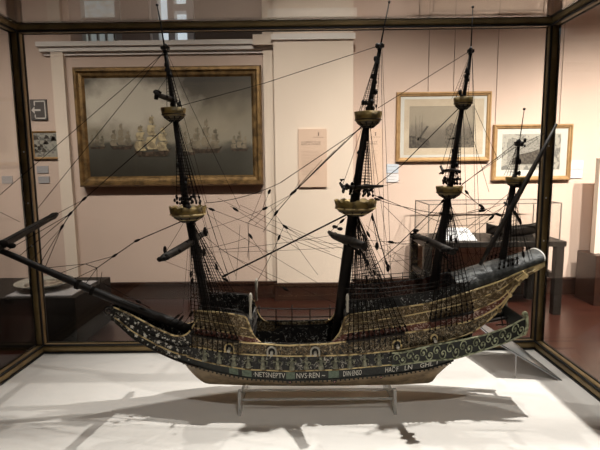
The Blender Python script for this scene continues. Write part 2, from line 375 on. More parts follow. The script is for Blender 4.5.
PH = mat('painted_hull_brown', (.035, .025, .016), .4, noise=(20, (.09, .06, .04), .45, .6)); PCL = mat('painted_cloud', (.19, .17, .14), .4, noise=(6, (.13, .115, .09), .4, .6))
cv = MB(); cv.box(x0+.1, x1-.1, y0-.05, y0, z0+.1, z1-.1)
yc = y0-.0512
def pp(px, py): q = P(px, py, yc); return q[0], q[2]
for px, py, s, ks in ((240, 150, .22, 2), (98, 148, .20, 2), (122, 148, .28, 2), (186, 154, .26, 2), (207, 151, .36, 2), (153, 154, .44, 1)):
    q = pp(px, py); ship_painting(cv, q[0], q[1], s, yc, ks, 3, 3); yc -= .0011
cv.build('canvas', [SEA, SAIL1, SAIL2, PH], big)

PRINT = gradient_mat('sepia_print', [(0, (.09, .078, .06)), (.3, (.13, .11, .085)), (.5, (.24, .205, .155)), (.8, (.28, .24, .18)), (1, (.19, .16, .12))], .18, .72, 5, .35, .8)
PAPER = mat('aged_paper', (.47, .40, .30), .85, noise=(5, (.42, .35, .26), .4, .6))
PINK_ = mat('print_dark_ink', (.04, .034, .027), .9, noise=(40, (.085, .072, .056), .4, .6)); PMID = mat('print_mid_ink', (.075, .064, .05), .9, noise=(40, (.13, .11, .085), .4, .6))
ENGR = mat('engraved_map_sheet', (.33, .315, .27), .85, noise=(26, (.15, .145, .13), .5, .58), detail=8)
def framed(px0, py0, px1, py1, label, mount, inner, wd=.05, dp=.045, wires=None, y=None):
    yy = (YB-.004) if y is None else y
    a = P(px0, py0, yy-dp); b = P(px1, py1, yy-dp)
    x0, x1, z0, z1 = a[0], b[0], b[2], a[2]
    t = thing('framed_picture', ((x0+x1)/2, yy, z0), label, 'picture')
    frame_mesh(x0, x1, z0, z1, yy, wd, dp).build('frame', GOLDT, t)
    MB().box(x0+wd*.7, x1-wd*.7, yy-dp*.4, yy, z0+wd*.7, z1-wd*.7).build('mount', mount, t)
    inner(t, x0, x1, z0, z1, yy-dp*.4)
    if wires:
        for px in wires:
            q = P(px, 0, yy)[0]; MB().tube([(q, yy-.008, z1-.005), (q, yy-.008, HC)], .0022, 5).build('hanging_wire', SIGNG, t)
    return t
def print1(t, x0, x1, z0, z1, y):
    W, H = x1-x0, z1-z0
    MB().box(x0+.085*W, x1-.075*W, y-.001, y, z0+.10*H, z1-.10*H).build('paper', PAPER, t)
    m = MB(); X0, X1, Z0, Z1 = x0+.14*W, x1-.17*W, z0+.2*H, z1-.2*H
    m.box(X0, X1, y-.0018, y-.001, Z0, Z1); yy = y-.0022
    w_, h_ = X1-X0, Z1-Z0
    m.k = 1; m.poly([(X0, yy, Z0), (X0+.34*w_, yy, Z0), (X0+.30*w_, yy, Z0+.2*h_), (X0+.18*w_, yy, Z0+.26*h_), (X0, yy, Z0+.3*h_)])
    m.poly([(X0+.12*w_, yy, Z0+.2*h_), (X0+.15*w_, yy, Z0+.18*h_), (X0+.30*w_, yy, Z0+.52*h_), (X0+.27*w_, yy, Z0+.53*h_)])
    m.k = 2; m.poly([(X0+.5*w_, yy, Z0), (X1, yy, Z0), (X1, yy, Z0+.42*h_), (X0+.86*w_, yy, Z0+.3*h_), (X0+.6*w_, yy, Z0+.22*h_)])
    m.poly([(X0+.55*w_, yy, Z0+.2*h_), (X0+.74*w_, yy, Z0+.2*h_), (X0+.72*w_, yy, Z0+.55*h_), (X0+.64*w_, yy, Z0+.6*h_), (X0+.56*w_, yy, Z0+.45*h_)])
    for k in range(17):
        x = X0+w_*random.choice([random.uniform(.03, .25), random.uniform(.55, .72), random.uniform(.84, .99)]); h = h_*random.uniform(.45, .8)
        m.k = random.choice([1, 2]); m.poly([(x-.003, yy-.0003, Z0+.1*h_), (x+.003, yy-.0003, Z0+.1*h_), (x+.001, yy-.0003, Z0+h), (x-.001, yy-.0003, Z0+h)])
    m.build('print', [PRINT, PINK_, PMID], t)
framed(397, 92, 490, 161, 'wide sepia print of ships in harbour in a thin gilt frame behind the tallest rigging', MATB, print1, wires=(430, 456))
def print2(t, x0, x1, z0, z1, y):
    W, H = x1-x0, z1-z0
    m = MB(); X0, X1, Z0, Z1 = x0+.12*W, x1-.14*W, z0+.19*H, z1-.17*H
    m.box(X0, X1, y-.001, y, Z0, Z1); w_, h_ = X1-X0, Z1-Z0
    m.k = 1; m.box(X0+.1*w_, X1-.1*w_, y-.0016, y-.001, Z0+.13*h_, Z1-.13*h_)
    m.k = 2; yy = y-.002
    m.poly([(X0+.18*w_, yy, Z0+.16*h_), (X1-.12*w_, yy, Z0+.16*h_), (X1-.12*w_, yy, Z0+.52*h_), (X0+.7*w_, yy, Z0+.62*h_), (X0+.5*w_, yy, Z0+.5*h_), (X0+.3*w_, yy, Z0+.44*h_), (X0+.18*w_, yy, Z0+.3*h_)])
    m.poly([(X0+.6*w_, yy, Z0+.72*h_), (X0+.72*w_, yy, Z0+.78*h_), (X0+.85*w_, yy, Z0+.86*h_), (X0+.7*w_, yy, Z0+.74*h_)])
    m.build('print', [ENGR, mat('grey_engraved_sky', (.24, .23, .20), .85, noise=(60, (.16, .15, .13), .45, .6)), PINK_], t)
framed(494.5, 124.5, 571, 180, 'small black engraving in a thin gilt frame half behind the right case post', MATB, print2, wires=(500, 566))
def print3(t, x0, x1, z0, z1, y):
    W, H = x1-x0, z1-z0
    m = MB(); m.box(x0+.07*W, x1-.07*W, y-.001, y, z0+.09*H, z1-.09*H); m.k = 1
    for k in range(14):
        x = random.uniform(x0+.12*W, x1-.12*W); z = z0+random.uniform(.2, .75)*H; s = .02+.02*random.random()
        m.poly([(x-s, y-.0015, z), (x+s, y-.0015, z), (x+.5*s, y-.0015, z+s), (x-.3*s, y-.0015, z+1.4*s)])
    m.build('print', [ENGR, PINK_], t)
t3 = framed(30, 131, 60, 159, 'small grey print in a thin dark frame below the exit arrow sign', MATB, print3, wd=.025, dp=.03)

def card(name, px0, py0, px1, py1, m, label, cat='label', lines=2, d=.012, base=None, group=None):
    yy = YB if base is None else base
    a = P(px0, py0, yy-d); b = P(px1, py1, yy-d)
    t = thing(name, ((a[0]+b[0])/2, yy, b[2]), label, cat, group)
    MB().box(a[0], b[0], yy-d, yy+.002, b[2], a[2]).build('board', m, t)
    W, H = b[0]-a[0], a[2]-b[2]; k = MB()
    for i in range(lines):
        z = a[2]-H*(.3+.4*i/max(1, lines-1)); k.box(a[0]+.12*W, a[0]+W*(.8-.15*(i % 2)), yy-d-.0006, yy-d, z-.003, z+.003)
    k.build('printed_lines', INKP if m is PANELP else CARDG, t)
    return t, a, b
card('caption_card', 280, 174.5, 292.5, 183, CARDB, 'single pale blue caption card right of the large gilt painting')
card('caption_card', 386.5, 164, 398.5, 172.8, CARDB, 'upper of two caption cards beside the pink text panels, pale blue')
card('caption_card', 386.5, 173.8, 398.5, 182, CARD, 'lower white caption card of the pair under the sepia harbour print')
card('caption_card', 570.5, 160.5, 583, 168.6, CARD, 'upper white caption card right of the black engraving')
card('caption_card', 570, 169.4, 582, 178, CARDB, 'lower bluish caption card right of the black engraving')
card('caption_card', 36.5, 166, 48.5, 173, CARDG, 'upper grey caption card below the small grey print')
card('caption_card', 38, 176.5, 49.5, 183, CARDG, 'lower grey caption card below the small grey print')
card('caption_card', 1.5, 176, 12.5, 183.5, CARDG, 'grey caption card seen through the left side pane')
def text_mesh(s, size, bold=False):
    cu = bpy.data.curves.new('lettering', 'FONT'); cu.body = s; cu.size = size; cu.resolution_u = 2
    ob = bpy.data.objects.new('lettering', cu); COL.objects.link(ob)
    dg = bpy.context.evaluated_depsgraph_get(); me = bpy.data.meshes.new_from_object(ob.evaluated_get(dg))
    vs = [tuple(v.co) for v in me.vertices]; fs = [tuple(p.vertices) for p in me.polygons]
    bpy.data.objects.remove(ob); bpy.data.curves.remove(cu); bpy.data.meshes.remove(me)
    return vs, fs
def text_panel(px0, py0, px1, py1, label, base):
    d = .03; a = P(px0, py0, base-d); b = P(px1, py1, base-d); W, H = b[0]-a[0], a[2]-b[2]
    t = thing('text_panel', ((a[0]+b[0])/2, base, b[2]), label, 'panel')
    MB().box(a[0], b[0], base-d, base+.002, b[2], a[2]).build('board', PANELP, t, bevel=.002)
    y = base-d-.0008
    k = MB(); cx = a[0]+.71*W; z = a[2]-.09*H
    k.poly([(cx-.008, y, z-.018), (cx+.008, y, z-.018), (cx+.004, y, z), (cx-.004, y, z)]); k.ball((cx, y, z+.012), .008, 1, .1, 1); k.box(cx-.06, cx+.06, y, base-d, z-.036, z-.033)
    k.build('emblem', INK, t)
    k = MB()
    for i, s in enumerate(('LA CARRERA DE LOS', 'REYES AL MUNDO')):
        vs, fs = text_mesh(s, .030); wd = max(v[0] for v in vs); sc = min(1, .68*W/wd)
        k.add([(a[0]+.1*W+v[0]*sc, y, a[2]-H*(.235+.04*i)+v[1]*sc) for v in vs], fs, False)
    k.build('title_lettering', INK, t)
    k = MB()
    for i in range(17):
        z = a[2]-H*(.38+.025*i); k.box(a[0]+.1*W, a[0]+W*random.uniform(.72, .8), y, base-d, z-.0025, z+.0025)
    k.build('printed_lines', INKP, t); return t
text_panel(298, 129, 327, 187, 'tall pink text panel with small dark title on the cream pier', YP)
text_panel(357, 129, 382.5, 185.5, 'tall pink text panel on the wall partly behind the main mast', YB)
# exit sign
a = P(29.5, 99.5, YB-.02); b = P(47.5, 120, YB-.02)
t = thing('exit_sign', ((a[0]+b[0])/2, YB, b[2]), 'square dark grey exit sign with white arrow above the small grey print', 'sign')
MB().box(a[0], b[0], YB-.02, YB, b[2], a[2]).build('board', SIGNG, t)
W, H = b[0]-a[0], a[2]-b[2]; X = lambda u: a[0]+u*W; Z = lambda v: b[2]+v*H; y = YB-.0208
k = MB()
k.poly([(X(.06), y, Z(.48)), (X(.26), y, Z(.30)), (X(.26), y, Z(.66))]); k.box(X(.24), X(.62), y, YB-.02, Z(.44), Z(.53))
for u0, u1, v0, v1 in ((.24, .93, .88, .94), (.24, .93, .06, .12), (.87, .93, .06, .94), (.24, .31, .7, .94), (.24, .31, .06, .27)): k.box(X(u0), X(u1), y, YB-.02, Z(v0), Z(v1))
k.build('arrow', SIGNW, t)

# ------------------------------------------------------------------ furniture behind the case
# table with its own small glass case on the right
YT0, YT1 = 4.70, 5.36
xl, xr = P(424.5, 243, YT0)[0], P(567, 243, YT0)[0]; zt = P(500, 242, YT0)[2]
tb = thing('display_table', ((xl+xr)/2, (YT0+YT1)/2, 0), 'black display table with a glass cover against the right wall', 'table')
MB().box(xl, xr, YT0, YT1, zt-.055, zt).build('tabletop', TABLEW, tb, bevel=.004)
for x in (xl+.04, xr-.06):
    for y in (YT0+.04, YT1-.04):
        MB().box(x-.04, x+.04, y-.04, y+.04, 0, zt-.055).build('leg', TABLEW, tb, bevel=.004)
for x in (xl+.04, xr-.06): MB().box(x-.025, x+.025, YT0+.08, YT1-.08, .36, .42).build('stretcher', TABLEW, tb)
MB().box(xl+.08, xr-.10, YT1-.065, YT1-.015, .20, .27).build('stretcher', TABLEW, tb)
gx0, gx1, gy0, gy1 = xl+.05, xr-.05, YT0+.05, YT1-.04; gz = P(500, 199.5, gy1)[2]
vit = thing('glass_cover', ((gx0+gx1)/2, (gy0+gy1)/2, zt), 'clear glass cover standing on the black display table', 'glass case')
T = .006
for nm, bx in (('side_pane', (gx0, gx0+T, gy0+T, gy1-T, zt, gz-T)), ('side_pane', (gx1-T, gx1, gy0+T, gy1-T, zt, gz-T)), ('front_pane', (gx0, gx1, gy0, gy0+T, zt, gz-T)), ('back_pane', (gx0, gx1, gy1-T, gy1, zt, gz-T)), ('top_pane', (gx0, gx1, gy0, gy1, gz-T, gz))):
    MB().box(*bx).build(nm, PANE, vit)
m = MB(); e = .005
for x in (gx0, gx1):
    for y in (gy0, gy1): m.box(x-e, x+e, y-e, y+e, zt, gz)
for y in (gy0, gy1): m.box(gx0, gx1, y-e, y+e, gz-e, gz+e)
for x in (gx0, gx1): m.box(x-e, x+e, gy0, gy1, gz-e, gz+e)
m.build('edge_strips', mat('grey_edge_seal', (.16, .14, .12), .5), vit)
# an open sheet and a small boat model under the cover
q0 = G(445, 240.5, zt); q1 = G(477, 240.5, zt)
sh = MB(); r0 = []
for j in range(7):
    tt = j/6; yy = 4.80+.30*tt
    r0.append([(q0[0]+(q1[0]-q0[0])*i/6, yy, zt+.004+.09*tt+.004*sin(pi*i/6)) for i in range(7)])
sh.slab(r0, lambda p: p-np.array((0, 0, .004)))
sh.prism([(4.80, zt), (5.10, zt), (5.10, zt+.088)], 0, q0[0]+.02, q1[0]-.02)
tag(sh.build('open_booklet', mat('white_booklet_paper', (.62, .65, .70), .8), origin=((q0[0]+q1[0])/2, 4.9, zt)), 'white open booklet lying under the glass cover on the black table', 'booklet')
bx0, bx1 = P(486, 236, 5.0)[0], P(537, 236, 5.0)[0]
bt = thing('boat_model', ((bx0+bx1)/2, 5.0, zt), 'small dark boat model under the glass cover on the black table', 'model')
rows = []
for i in range(13):
    tt = i/12; X_ = bx0+(bx1-bx0)*tt; wd = .055*math.sqrt(max(.02, 1-(2*tt-1)**4)); sh_ = .05*(2*tt-1)**2
    rows.append([(X_, 5.0+wd*cos(pi*k/8), zt+.012+.09+sh_-(.09+.3*sh_)*sin(pi*k/8)) for k in range(9)])
hb_ = MB(); hb_.slab(rows, lambda p: p+np.array((0, (5.0-p[1])*.15, .008))); hb_.box(bx0+.05, bx1-.05, 4.985, 5.015, zt, zt+.03)
hb_.build('hull', MAST, bt)
for tt in (.25, .5, .75): MB().box(bx0+(bx1-bx0)*tt-.012, bx0+(bx1-bx0)*tt+.012, 4.955, 5.045, zt+.085, zt+.095).build('thwart', SPAR, bt)
MB().tube([(bx0+.06, 5.0, zt+.10), (bx1+.02, 4.97, zt+.15)], .008, 8).build('spar', SPAR, bt)
# cream display board on a dark wood base, right edge of the picture
YR = 5.0
x0 = P(576, 270, YR+.36)[0]; zk = P(590, 256, YR)[2]
cb = thing('display_stand', (x0+.5, YR+.3, 0), 'tall cream display board on a dark wood base at the far right', 'display stand')
MB().box(x0, x0+1.2, YR, YR+.36, 0, zk).build('base', WOODDARK, cb, bevel=.005)
xk = P(590.5, 240, YR+.2)[0]; zk2 = P(597, 158, YR+.1)[2]
MB().box(xk, x0+1.1, YR+.12, YR+.2, zk, zk2).build('board', PILLAR, cb, bevel=.004)
# low dark stand on the left; its oval dish and mat stand in for a reflection
zl = .47
q = P(12, 298, 3.95); q2 = P(78, 298, 3.95)
ls_ = thing('low_stand', (q[0], 4.2, 0), 'low dark wooden stand behind the left corner of the case', 'stand')
MB().box(q[0]-1.1, q2[0]+.02, 3.85, 4.6, .03, zl).build('body', TABLEW, ls_, bevel=.006)
MB().box(q[0]-1.05, q2[0]-.03, 3.9, 4.55, 0, .03).build('plinth', WOODDARK, ls_)
cdx = P(45, 290, 4.15)[0]
tag(MB().box(cdx-.2, q2[0]-.03, 3.9, 4.42, zl, zl+.008).build('mat_reflection', CARDG, origin=(cdx, 4.15, zl)), 'white square mat built for a reflection, under the oval dish on the low stand', 'mat')
DISH = mat('pale_glazed_dish', (.30, .30, .26), .25); DISHD = mat('brown_glazed_pattern', (.12, .085, .055), .3, noise=(18, (.4, .36, .29), .5, .6))
dz = zl+.008
ds = MB(); ds.lathe((cdx, 4.15, dz), [(.08, 0), (.10, .006), (.16, .03), (.24, .06), (.245, .066), (.235, .066), (.16, .042)], 40)
dsh = ds.build('dish_reflection', DISH, origin=(cdx, 4.15, dz)); tag(dsh, 'pale oval dish with a brown patterned centre, built for a reflection, on the low stand', 'dish')
MB().lathe((cdx, 4.15, dz), [(.155, .0405), (.16, .0425), (.10, .0425), (.02, .0435)], 32).build('dish_centre', DISHD, dsh)

# ------------------------------------------------------------------ the glass case
CXL, CXR, CYB, CYF = -1.084, .955, 1.86, .62
ZB, ZT = .80, 2.084
case = thing('display_case', ((CXL+CXR)/2, (CYB+CYF)/2, 0), 'large glass display case with bronze frame around the galleon model', 'display case')
H = .022
MB().box(CXL-.04, CXR+.04, CYF-.04, CYB+.04, 0, ZB-.06).build('plinth', WOODDARK, case, bevel=.006)
MB().box(CXL-.03, CXR+.03, CYF-.03, CYB+.03, ZB-.06, ZB-.004).build('base_board', BRASSD, case, bevel=.003)
cl = []
for j in range(41):
    row = []
    for i in range(61):
        x = CXL+.0+(CXR-CXL)*i/60; y = CYF+(CYB-CYF)*j/40
        row.append((x, y, ZB+.0012*sin(9*x+4*y)*sin(7*y-3*x)))
    cl.append(row)
m = MB(); m.slab(cl, lambda p: np.array((p[0], p[1], ZB-.004))); m.build('lining_cloth', CLOTH, case)
def bead(m, p, ax, w, d0):  # a raised centre bead along a member
    pass
def member(name, a, b, axis, parent=case):
    "bronze section: brass core with a raised bead and a black glazing strip on every face"
    a = np.array(a, float); b = np.array(b, float); m = MB(); lo = np.minimum(a, b); hi = np.maximum(a, b)
    def bx(mm, w0, w1, axs):
        l = lo.copy(); h_ = hi.copy()
        o_ = [i for i in range(3) if i != axis]
        for i in o_:
            w_ = w0 if i == axs else w1
            l[i] -= w_; h_[i] += w_
        mm.box(l[0], h_[0], l[1], h_[1], l[2], h_[2])
    o_ = [i for i in range(3) if i != axis]
    bx(m, .014, .014, o_[0])
    bx(m, .009, .0178, o_[0]); bx(m, .0178, .009, o_[0])
    ob = m.build(name, BRASS, parent, bevel=.003)
    g = MB(); bx(g, .0245, .0145, o_[0]); bx(g, .0145, .0245, o_[0])
    g2 = MB()
    for s1 in (-1, 1):
        for s2 in (-1, 1):
            l = lo.copy(); h_ = hi.copy(); i, j = o_
            l[i] += s1*.0158-.0032; h_[i] += s1*.0158+.0032; l[j] += s2*.0158-.0032; h_[j] += s2*.0158+.0032
            g2.box(l[0], h_[0], l[1], h_[1], l[2], h_[2])
    g2.build('gasket', GASKET, ob)
    return ob
zr = ZB+.020
for x in (CXL, CXR):
    for y in (CYB, CYF): member('post', (x, y, zr+.019), (x, y, ZT-.019), 2)
for z, nm in ((zr, 'bottom_rail'), (ZT, 'top_rail')):
    for y in (CYB, CYF): member(nm, (CXL-.019, y, z), (CXR+.019, y, z), 0)
    for x in (CXL, CXR): member(nm, (x, CYF+.019, z), (x, CYB-.019, z), 1)
for z in (1.25, 1.42, 1.62):
    for x in (CXR-.003, CXL+.003): MB().ball((x, CYB-.0185, z), .0035, 1, .5, 1).build('screw', BONE, case)
g = .003; i0 = .0170
MB().box(CXL+i0, CXR-i0, CYB-g, CYB+g, zr+i0, ZT-i0).build('back_pane', PANE, case)
MB().box(CXL+i0, CXR-i0, CYF-g, CYF+g, zr+i0, ZT-i0).build('front_pane', PANE, case)
for x in (CXL, CXR): MB().box(x-g, x+g, CYF+i0, CYB-i0, zr+i0, ZT-i0).build('side_pane', PANE, case)
MB().box(CXL+i0, CXR-i0, CYF+i0, CYB-i0, ZT-g, ZT+g).build('top_pane', PANE, case)

# ------------------------------------------------------------------ the galleon
YS = 1.45
KEEL0 = P(310, 386, YS)
ship = thing('galleon_model', (0, YS, KEEL0[2]), 'dark wooden four-masted model galleon with gilded tops and rigging in the glass case', 'ship model')
_bpx = [100, 112, 130, 150, 175, 195, 215, 240, 290, 350, 400, 450, 500, 545, 560]
_bv = [.008, .010, .020, .033, .056, .076, .091, .103, .110, .108, .100, .088, .070, .048, .040]
def Bp(px): return float(np.interp(px, _bpx, _bv))
_bx = [P(p, 330, YS-v)[0] for p, v in zip(_bpx, _bv)]
def B(X): return float(np.interp(X, _bx, _bv))
class Curve:
    "a fore-and-aft line of the hull: height as a function of X and its share of the half beam"
    def __init__(s, pts, lf=1.0, off=0.0):
        s.lf = lf; s.off = off; q = [P(x, y, YS-(Bp(x)*lf+off)) for x, y in pts]
        s.x = [p[0] for p in q]; s.z = [p[2] for p in q]
    def zz(s, X):
        # smooth: average of three nearby linear samples
        d = .006; return float((np.interp(X-d, s.x, s.z)+np.interp(X, s.x, s.z)*2+np.interp(X+d, s.x, s.z))/4)
    def pt(s, X, side=-1, out=0.0): return np.array((X, YS+side*(B(X)*s.lf+s.off+out), s.zz(X)))
def PX(px, b=None): return P(px, 340, YS-(Bp(px)))[0]
def rows_between(c0, c1, X0, X1, side, n=None, m=5, out=0.0, bulge=0.0):
    n = n or max(4, int((X1-X0)/.012)); rows = []
    for i in range(n+1):
        X = X0+(X1-X0)*i/n; a = c0.pt(X, side, out); b = c1.pt(X, side, out)
        rows.append([a+(b-a)*(j/m)+np.array((0, side*bulge*sin(pi*j/m), 0)) for j in range(m+1)])
    return rows
def surf(c0, c1, X, t, side=-1, out=0.0):
    a = c0.pt(X, side, out); b = c1.pt(X, side, out); return a+(b-a)*t
def inward(th):
    return lambda p: np.array((p[0], p[1]+(th if p[1] < YS else -th) if abs(p[1]-YS) > th else YS, p[2]))
def band(name, c0, c1, px0, px1, m, th=.005, out=0.0, inner=None, label=None):
    X0, X1 = PX(px0), PX(px1)
    for side in (-1, 1):
        k = MB(); k.slab(rows_between(c0, c1, X0, X1, side, out=out), inward(th), 1 if inner else None)
        o = k.build(name, [m, inner] if inner else m, ship)
    return o
def rail(name, c, px0, px1, r, m, out=.001, n=40, sides=(-1, 1)):
    X0, X1 = PX(px0), PX(px1)
    for s in sides:
        k = MB(); k.tube([c.pt(X0+(X1-X0)*i/n, s, out) for i in range(n+1)], r, 6); o = k.build(name, m, ship)
    return o

L0 = Curve([(112, 320), (117, 323), (133, 338), (155, 350.5), (175, 359.5), (200, 367.5), (220, 372.5), (250, 378), (287, 380.5), (330, 379.3), (370, 376), (400, 373), (430, 368), (455, 360), (480, 352), (505, 343), (523, 335)], .92)
L1 = Curve([(112, 317), (130, 330), (155, 343), (182, 355), (200, 360.5), (220, 365), (250, 369.5), (287, 371), (335, 369.7), (370, 366.5), (400, 364), (430, 360), (455, 353.5), (480, 346), (505, 337.5), (523, 330)], .98)
L2 = Curve([(112, 313), (133, 325), (155, 337), (182, 345.5), (200, 347.5), (220, 351), (250, 354.5), (287, 356), (330, 355.5), (345, 355), (370, 353), (400, 350), (430, 344.5), (455, 338.5), (472, 333), (485, 323), (498, 312), (507, 301), (512, 291), (523, 277.5), (535, 271), (545, 265)], 1.0)
L3 = Curve([(190, 334), (207, 337), (220, 338.7), (250, 343), (287, 345.5), (330, 343.5), (345, 341.5), (397, 334), (430, 329), (470, 321), (485, 314.5), (498, 307), (508, 297), (513, 288), (523, 275.5), (535, 269.5), (545, 264)], .98)
BT = Curve([(108, 306), (114, 306.5), (133, 315), (155, 327), (173, 335), (182, 335.8), (188, 333), (193, 326), (198, 316), (202, 311)], .92)
FA = Curve([(190, 310), (207, 311.3), (220, 312.3), (235, 314.5), (247, 317), (250, 328), (254, 337), (262, 343.5), (264, 344.5)], .90)
FB = Curve([(190, 319), (207, 321), (228, 324.5), (250, 329), (254, 337), (262, 343.6), (264, 344.6)], .93)
FC = Curve([(190, 327), (207, 329), (228, 332.5), (254, 337.8), (262, 343.8), (264, 344.7)], .96)
AA = Curve([(328, 344), (337, 338), (342, 328), (344.5, 316), (349, 314.5), (390, 309), (430, 303), (465, 293), (500, 281), (523, 270.5), (545, 261)], .86)
AB = Curve([(328, 344), (337, 338.5), (342, 330), (345, 323.5), (400, 317), (430, 311), (470, 302), (500, 290), (513, 280.5), (523, 273), (545, 262)], .90)
AC = Curve([(328, 344), (337, 339.5), (345, 332.5), (400, 326), (430, 321), (470, 312.5), (485, 306), (500, 299), (508, 291.5), (514, 284), (523, 274.5), (545, 263)], .94)
AD = Curve([(345, 300), (380, 298.5), (430, 291.5), (461, 283), (480, 279)], .82)
KEEL = Curve([(176, 358), (182, 361), (190, 371), (198, 379), (206, 384), (250, 385.6), (300, 386), (350, 385.7), (400, 384.7), (432, 383), (436, 376), (446, 367), (456, 360.5)], .09)

# bottom: from the keel out to the lower wale, rounded
k = MB(); X0, X1 = PX(181), PX(455)
for side in (-1, 1):
    rows = []
    for i in range(61):
        X = X0+(X1-X0)*i/60; a = KEEL.pt(X, side); b = L0.pt(X, side); row = []
        if b[2] < a[2]+.002: a[2] = b[2]-.002
        for j in range(9):
            t = j/8; row.append(np.array((X, a[1]+(b[1]-a[1])*t, a[2]+(b[2]-a[2])*(t**.9))))
        rows.append(row)
    k.grid(rows)
rows = []
for i in range(61):
    X = X0+(X1-X0)*i/60; rows.append([KEEL.pt(X, -1), KEEL.pt(X, 1)])
k.grid(rows)
k.grid([[KEEL.pt(X1, -1), KEEL.pt(X1, 1)], [L0.pt(X1, -1), L0.pt(X1, 1)]])
k.build('hull_bottom', TAN, ship)
# saw-tooth fringe of stubs under the lower wale
for s in (-1, 1):
    k = MB()
    for i in range(62):
        X = PX(182)+(PX(452)-PX(182))*i/61
        p = L0.pt(X, s, -.004); k.box(p[0]-.0022, p[0]+.0022, p[1]-.005, p[1]+.005, p[2]-.0075, p[2]+.001)
    k.build('wale_fringe', BAND, ship)
band('name_band', L0, L1, 178, 455, BAND, .008)
band('figure_band', L1, L2, 186, 472, BLACKO, .008)
band('gunport_band', L2, L3, 192, 540.5, PORTO, .007)
band('forecastle_lower_strake', L3, FC, 194, 262, REDO, .005, inner=INO)
band('forecastle_middle_strake', FC, FB, 194, 254, TANO, .005, inner=INO)
band('forecastle_upper_strake', FB, FA, 194, 250, TANO, .005, inner=INO)
band('aftercastle_lower_strake', L3, AC, 330, 540.5, REDO, .005, inner=INR)
band('aftercastle_middle_strake', AC, AB, 338, 540.5, TANO, .005, inner=INR)
band('aftercastle_upper_strake', AB, AA, 341, 540.5, TANO, .005, inner=INR)
band('quarterdeck_bulwark', AA, AD, 346, 470, INO, .004, inner=INR)
for c_, a_, b_, r_, m_ in ((L0, 116, 455, .0022, GREEN), (L1, 186, 395, .0020, GOLD), (L2, 190, 540.5, .0024, GOLD), (L3, 194, 540.5, .0026, GOLD), (FA, 198, 264, .0026, GOLD), (FB, 196, 251, .0019, GOLD), (FC, 195, 254, .0019, GOLD),
                           (AA, 329, 540.5, .0027, GOLD), (AB, 345, 540.5, .0019, GOLD), (AC, 344, 540.5, .0019, GOLD), (AD, 346, 462, .0022, SPAR)):
    rail('moulding', c_, a_, b_, r_, m_)
# black deck-level bands in the waist seen on the inside of the far bulwark
FW = Curve([(246, 329), (300, 330), (346, 329)], .86)
band('waist_bulwark', L3, Curve([(245, 342), (300, 343.5), (347, 341)], .97), 258, 332, INO, .004, inner=INO)
FARZ = lambda px, py: P(px, py, YS+.10)
k = MB(); rows = []
for i in range(21):
    px = 249+(346-249)*i/20; s_ = 6*((px-297)/48)**2
    top = P(px, 325.5-s_*.6, YS+.10); bot = P(px, 346, YS+.10); rows.append([bot, (bot+top)/2, top])
k.slab(rows, lambda p: p+np.array((0, .006, 0))); k.build('far_waist_bulwark', INO, ship)
k = MB()
for py, r_ in ((325.5, .0026), (317, .0022), (309, .0022)):
    k.tube([P(249+97*i/14, py-6*.6*((249+97*i/14-297)/48)**2*(1 if py > 320 else .3), YS+.10) for i in range(15)], r_, 6)
for px in (252, 259, 276, 292, 310, 330, 340):
    a_ = P(px, 328, YS+.10); k.tube([a_, P(px, 305 if px in (259, 292, 330) else 309, YS+.10)], .0022, 6)
k.build('waist_railing', MAST, ship)
# decks
def deck(name, c, px0, px1, dz, m=DECK, n=24):
    X0, X1 = PX(px0), PX(px1); rows = []
    for i in range(n+1):
        X = X0+(X1-X0)*i/n; a = c.pt(X, -1, -.004); b = c.pt(X, 1, -.004); a[2] += dz; b[2] += dz; rows.append([a, (a+b)/2+np.array((0, 0, .002)), b])
    k = MB(); k.slab(rows, lambda p: p-np.array((0, 0, .004))); return k.build(name, m, ship)
deck('deck', FC, 194, 252, .006); deck('deck', L3, 240, 352, -.075); deck('deck', AB, 343, 470, -.006); deck('deck', L3, 462, 540, .004)
deck('deck', L1, 118, 200, -.002)
# cross bulkheads at the ends of the waist
for px, c0, c1 in ((249, L3, FA), (346, L3, AA), (197, L1, FA), (461, AA, AD)):
    X = PX(px); k = MB(); a = c0.pt(X, -1, -.004); b = c0.pt(X, 1, -.004); c_ = c1.pt(X, 1, -.004); d_ = c1.pt(X, -1, -.004)
    a[2] -= .02; b[2] -= .02
    k.slab([[a, b], [d_, c_]], lambda p: p+np.array((.005, 0, 0))); k.build('bulkhead', INO, ship)
# beakhead
bk = band('beakhead', L0, BT, 112, 199, BLACKO, .004)
def lerp_curve(c0, c1, t):
    c = Curve([(112, 320), (200, 330)]); xs_ = np.linspace(PX(110), PX(200), 30); c.x = list(xs_); c.z = [c0.zz(x)+(c1.zz(x)-c0.zz(x))*t for x in xs_]; c.lf = c0.lf+(c1.lf-c0.lf)*t+.02; return c
for t_, r_, m_ in ((.98, .0026, GOLD), (.58, .0018, SPAR), (.28, .0022, GOLD), (0, .003, SPAR)):
    c_ = lerp_curve(L0, BT, t_); rail('beak_rail', c_, 116 if t_ > .2 else 117, 197, r_, m_)
ros = MB(); ros.ball((0, 0, 0), .0042, 1, .5, 1)
r0 = None; rr = random.Random(4)
spots = []
for i in range(58):
    px = 121+72*i/57+rr.uniform(-2, 2); t_ = (.42, .80, .14, .72, .5)[i % 5]+rr.uniform(-.07, .07); spots.append((px, t_, rr.choice((.35, .45, .5, .6, .95))))
for px, t_, s_ in spots:
    p = surf(L0, BT, PX(px), t_, -1, .002)
    k = MB(); k.ball(p, .0038*s_, 1, .6, 1, 6, 5)
    for q in range(5): k.ball(p+np.array((cos(q*2*pi/5), 0, sin(q*2*pi/5)))*.0046*s_, .0022*s_, 1, .6, 1, 5, 4)
    k.build('carved_rosette', BONE if s_ > .42 else GREYC, ship)
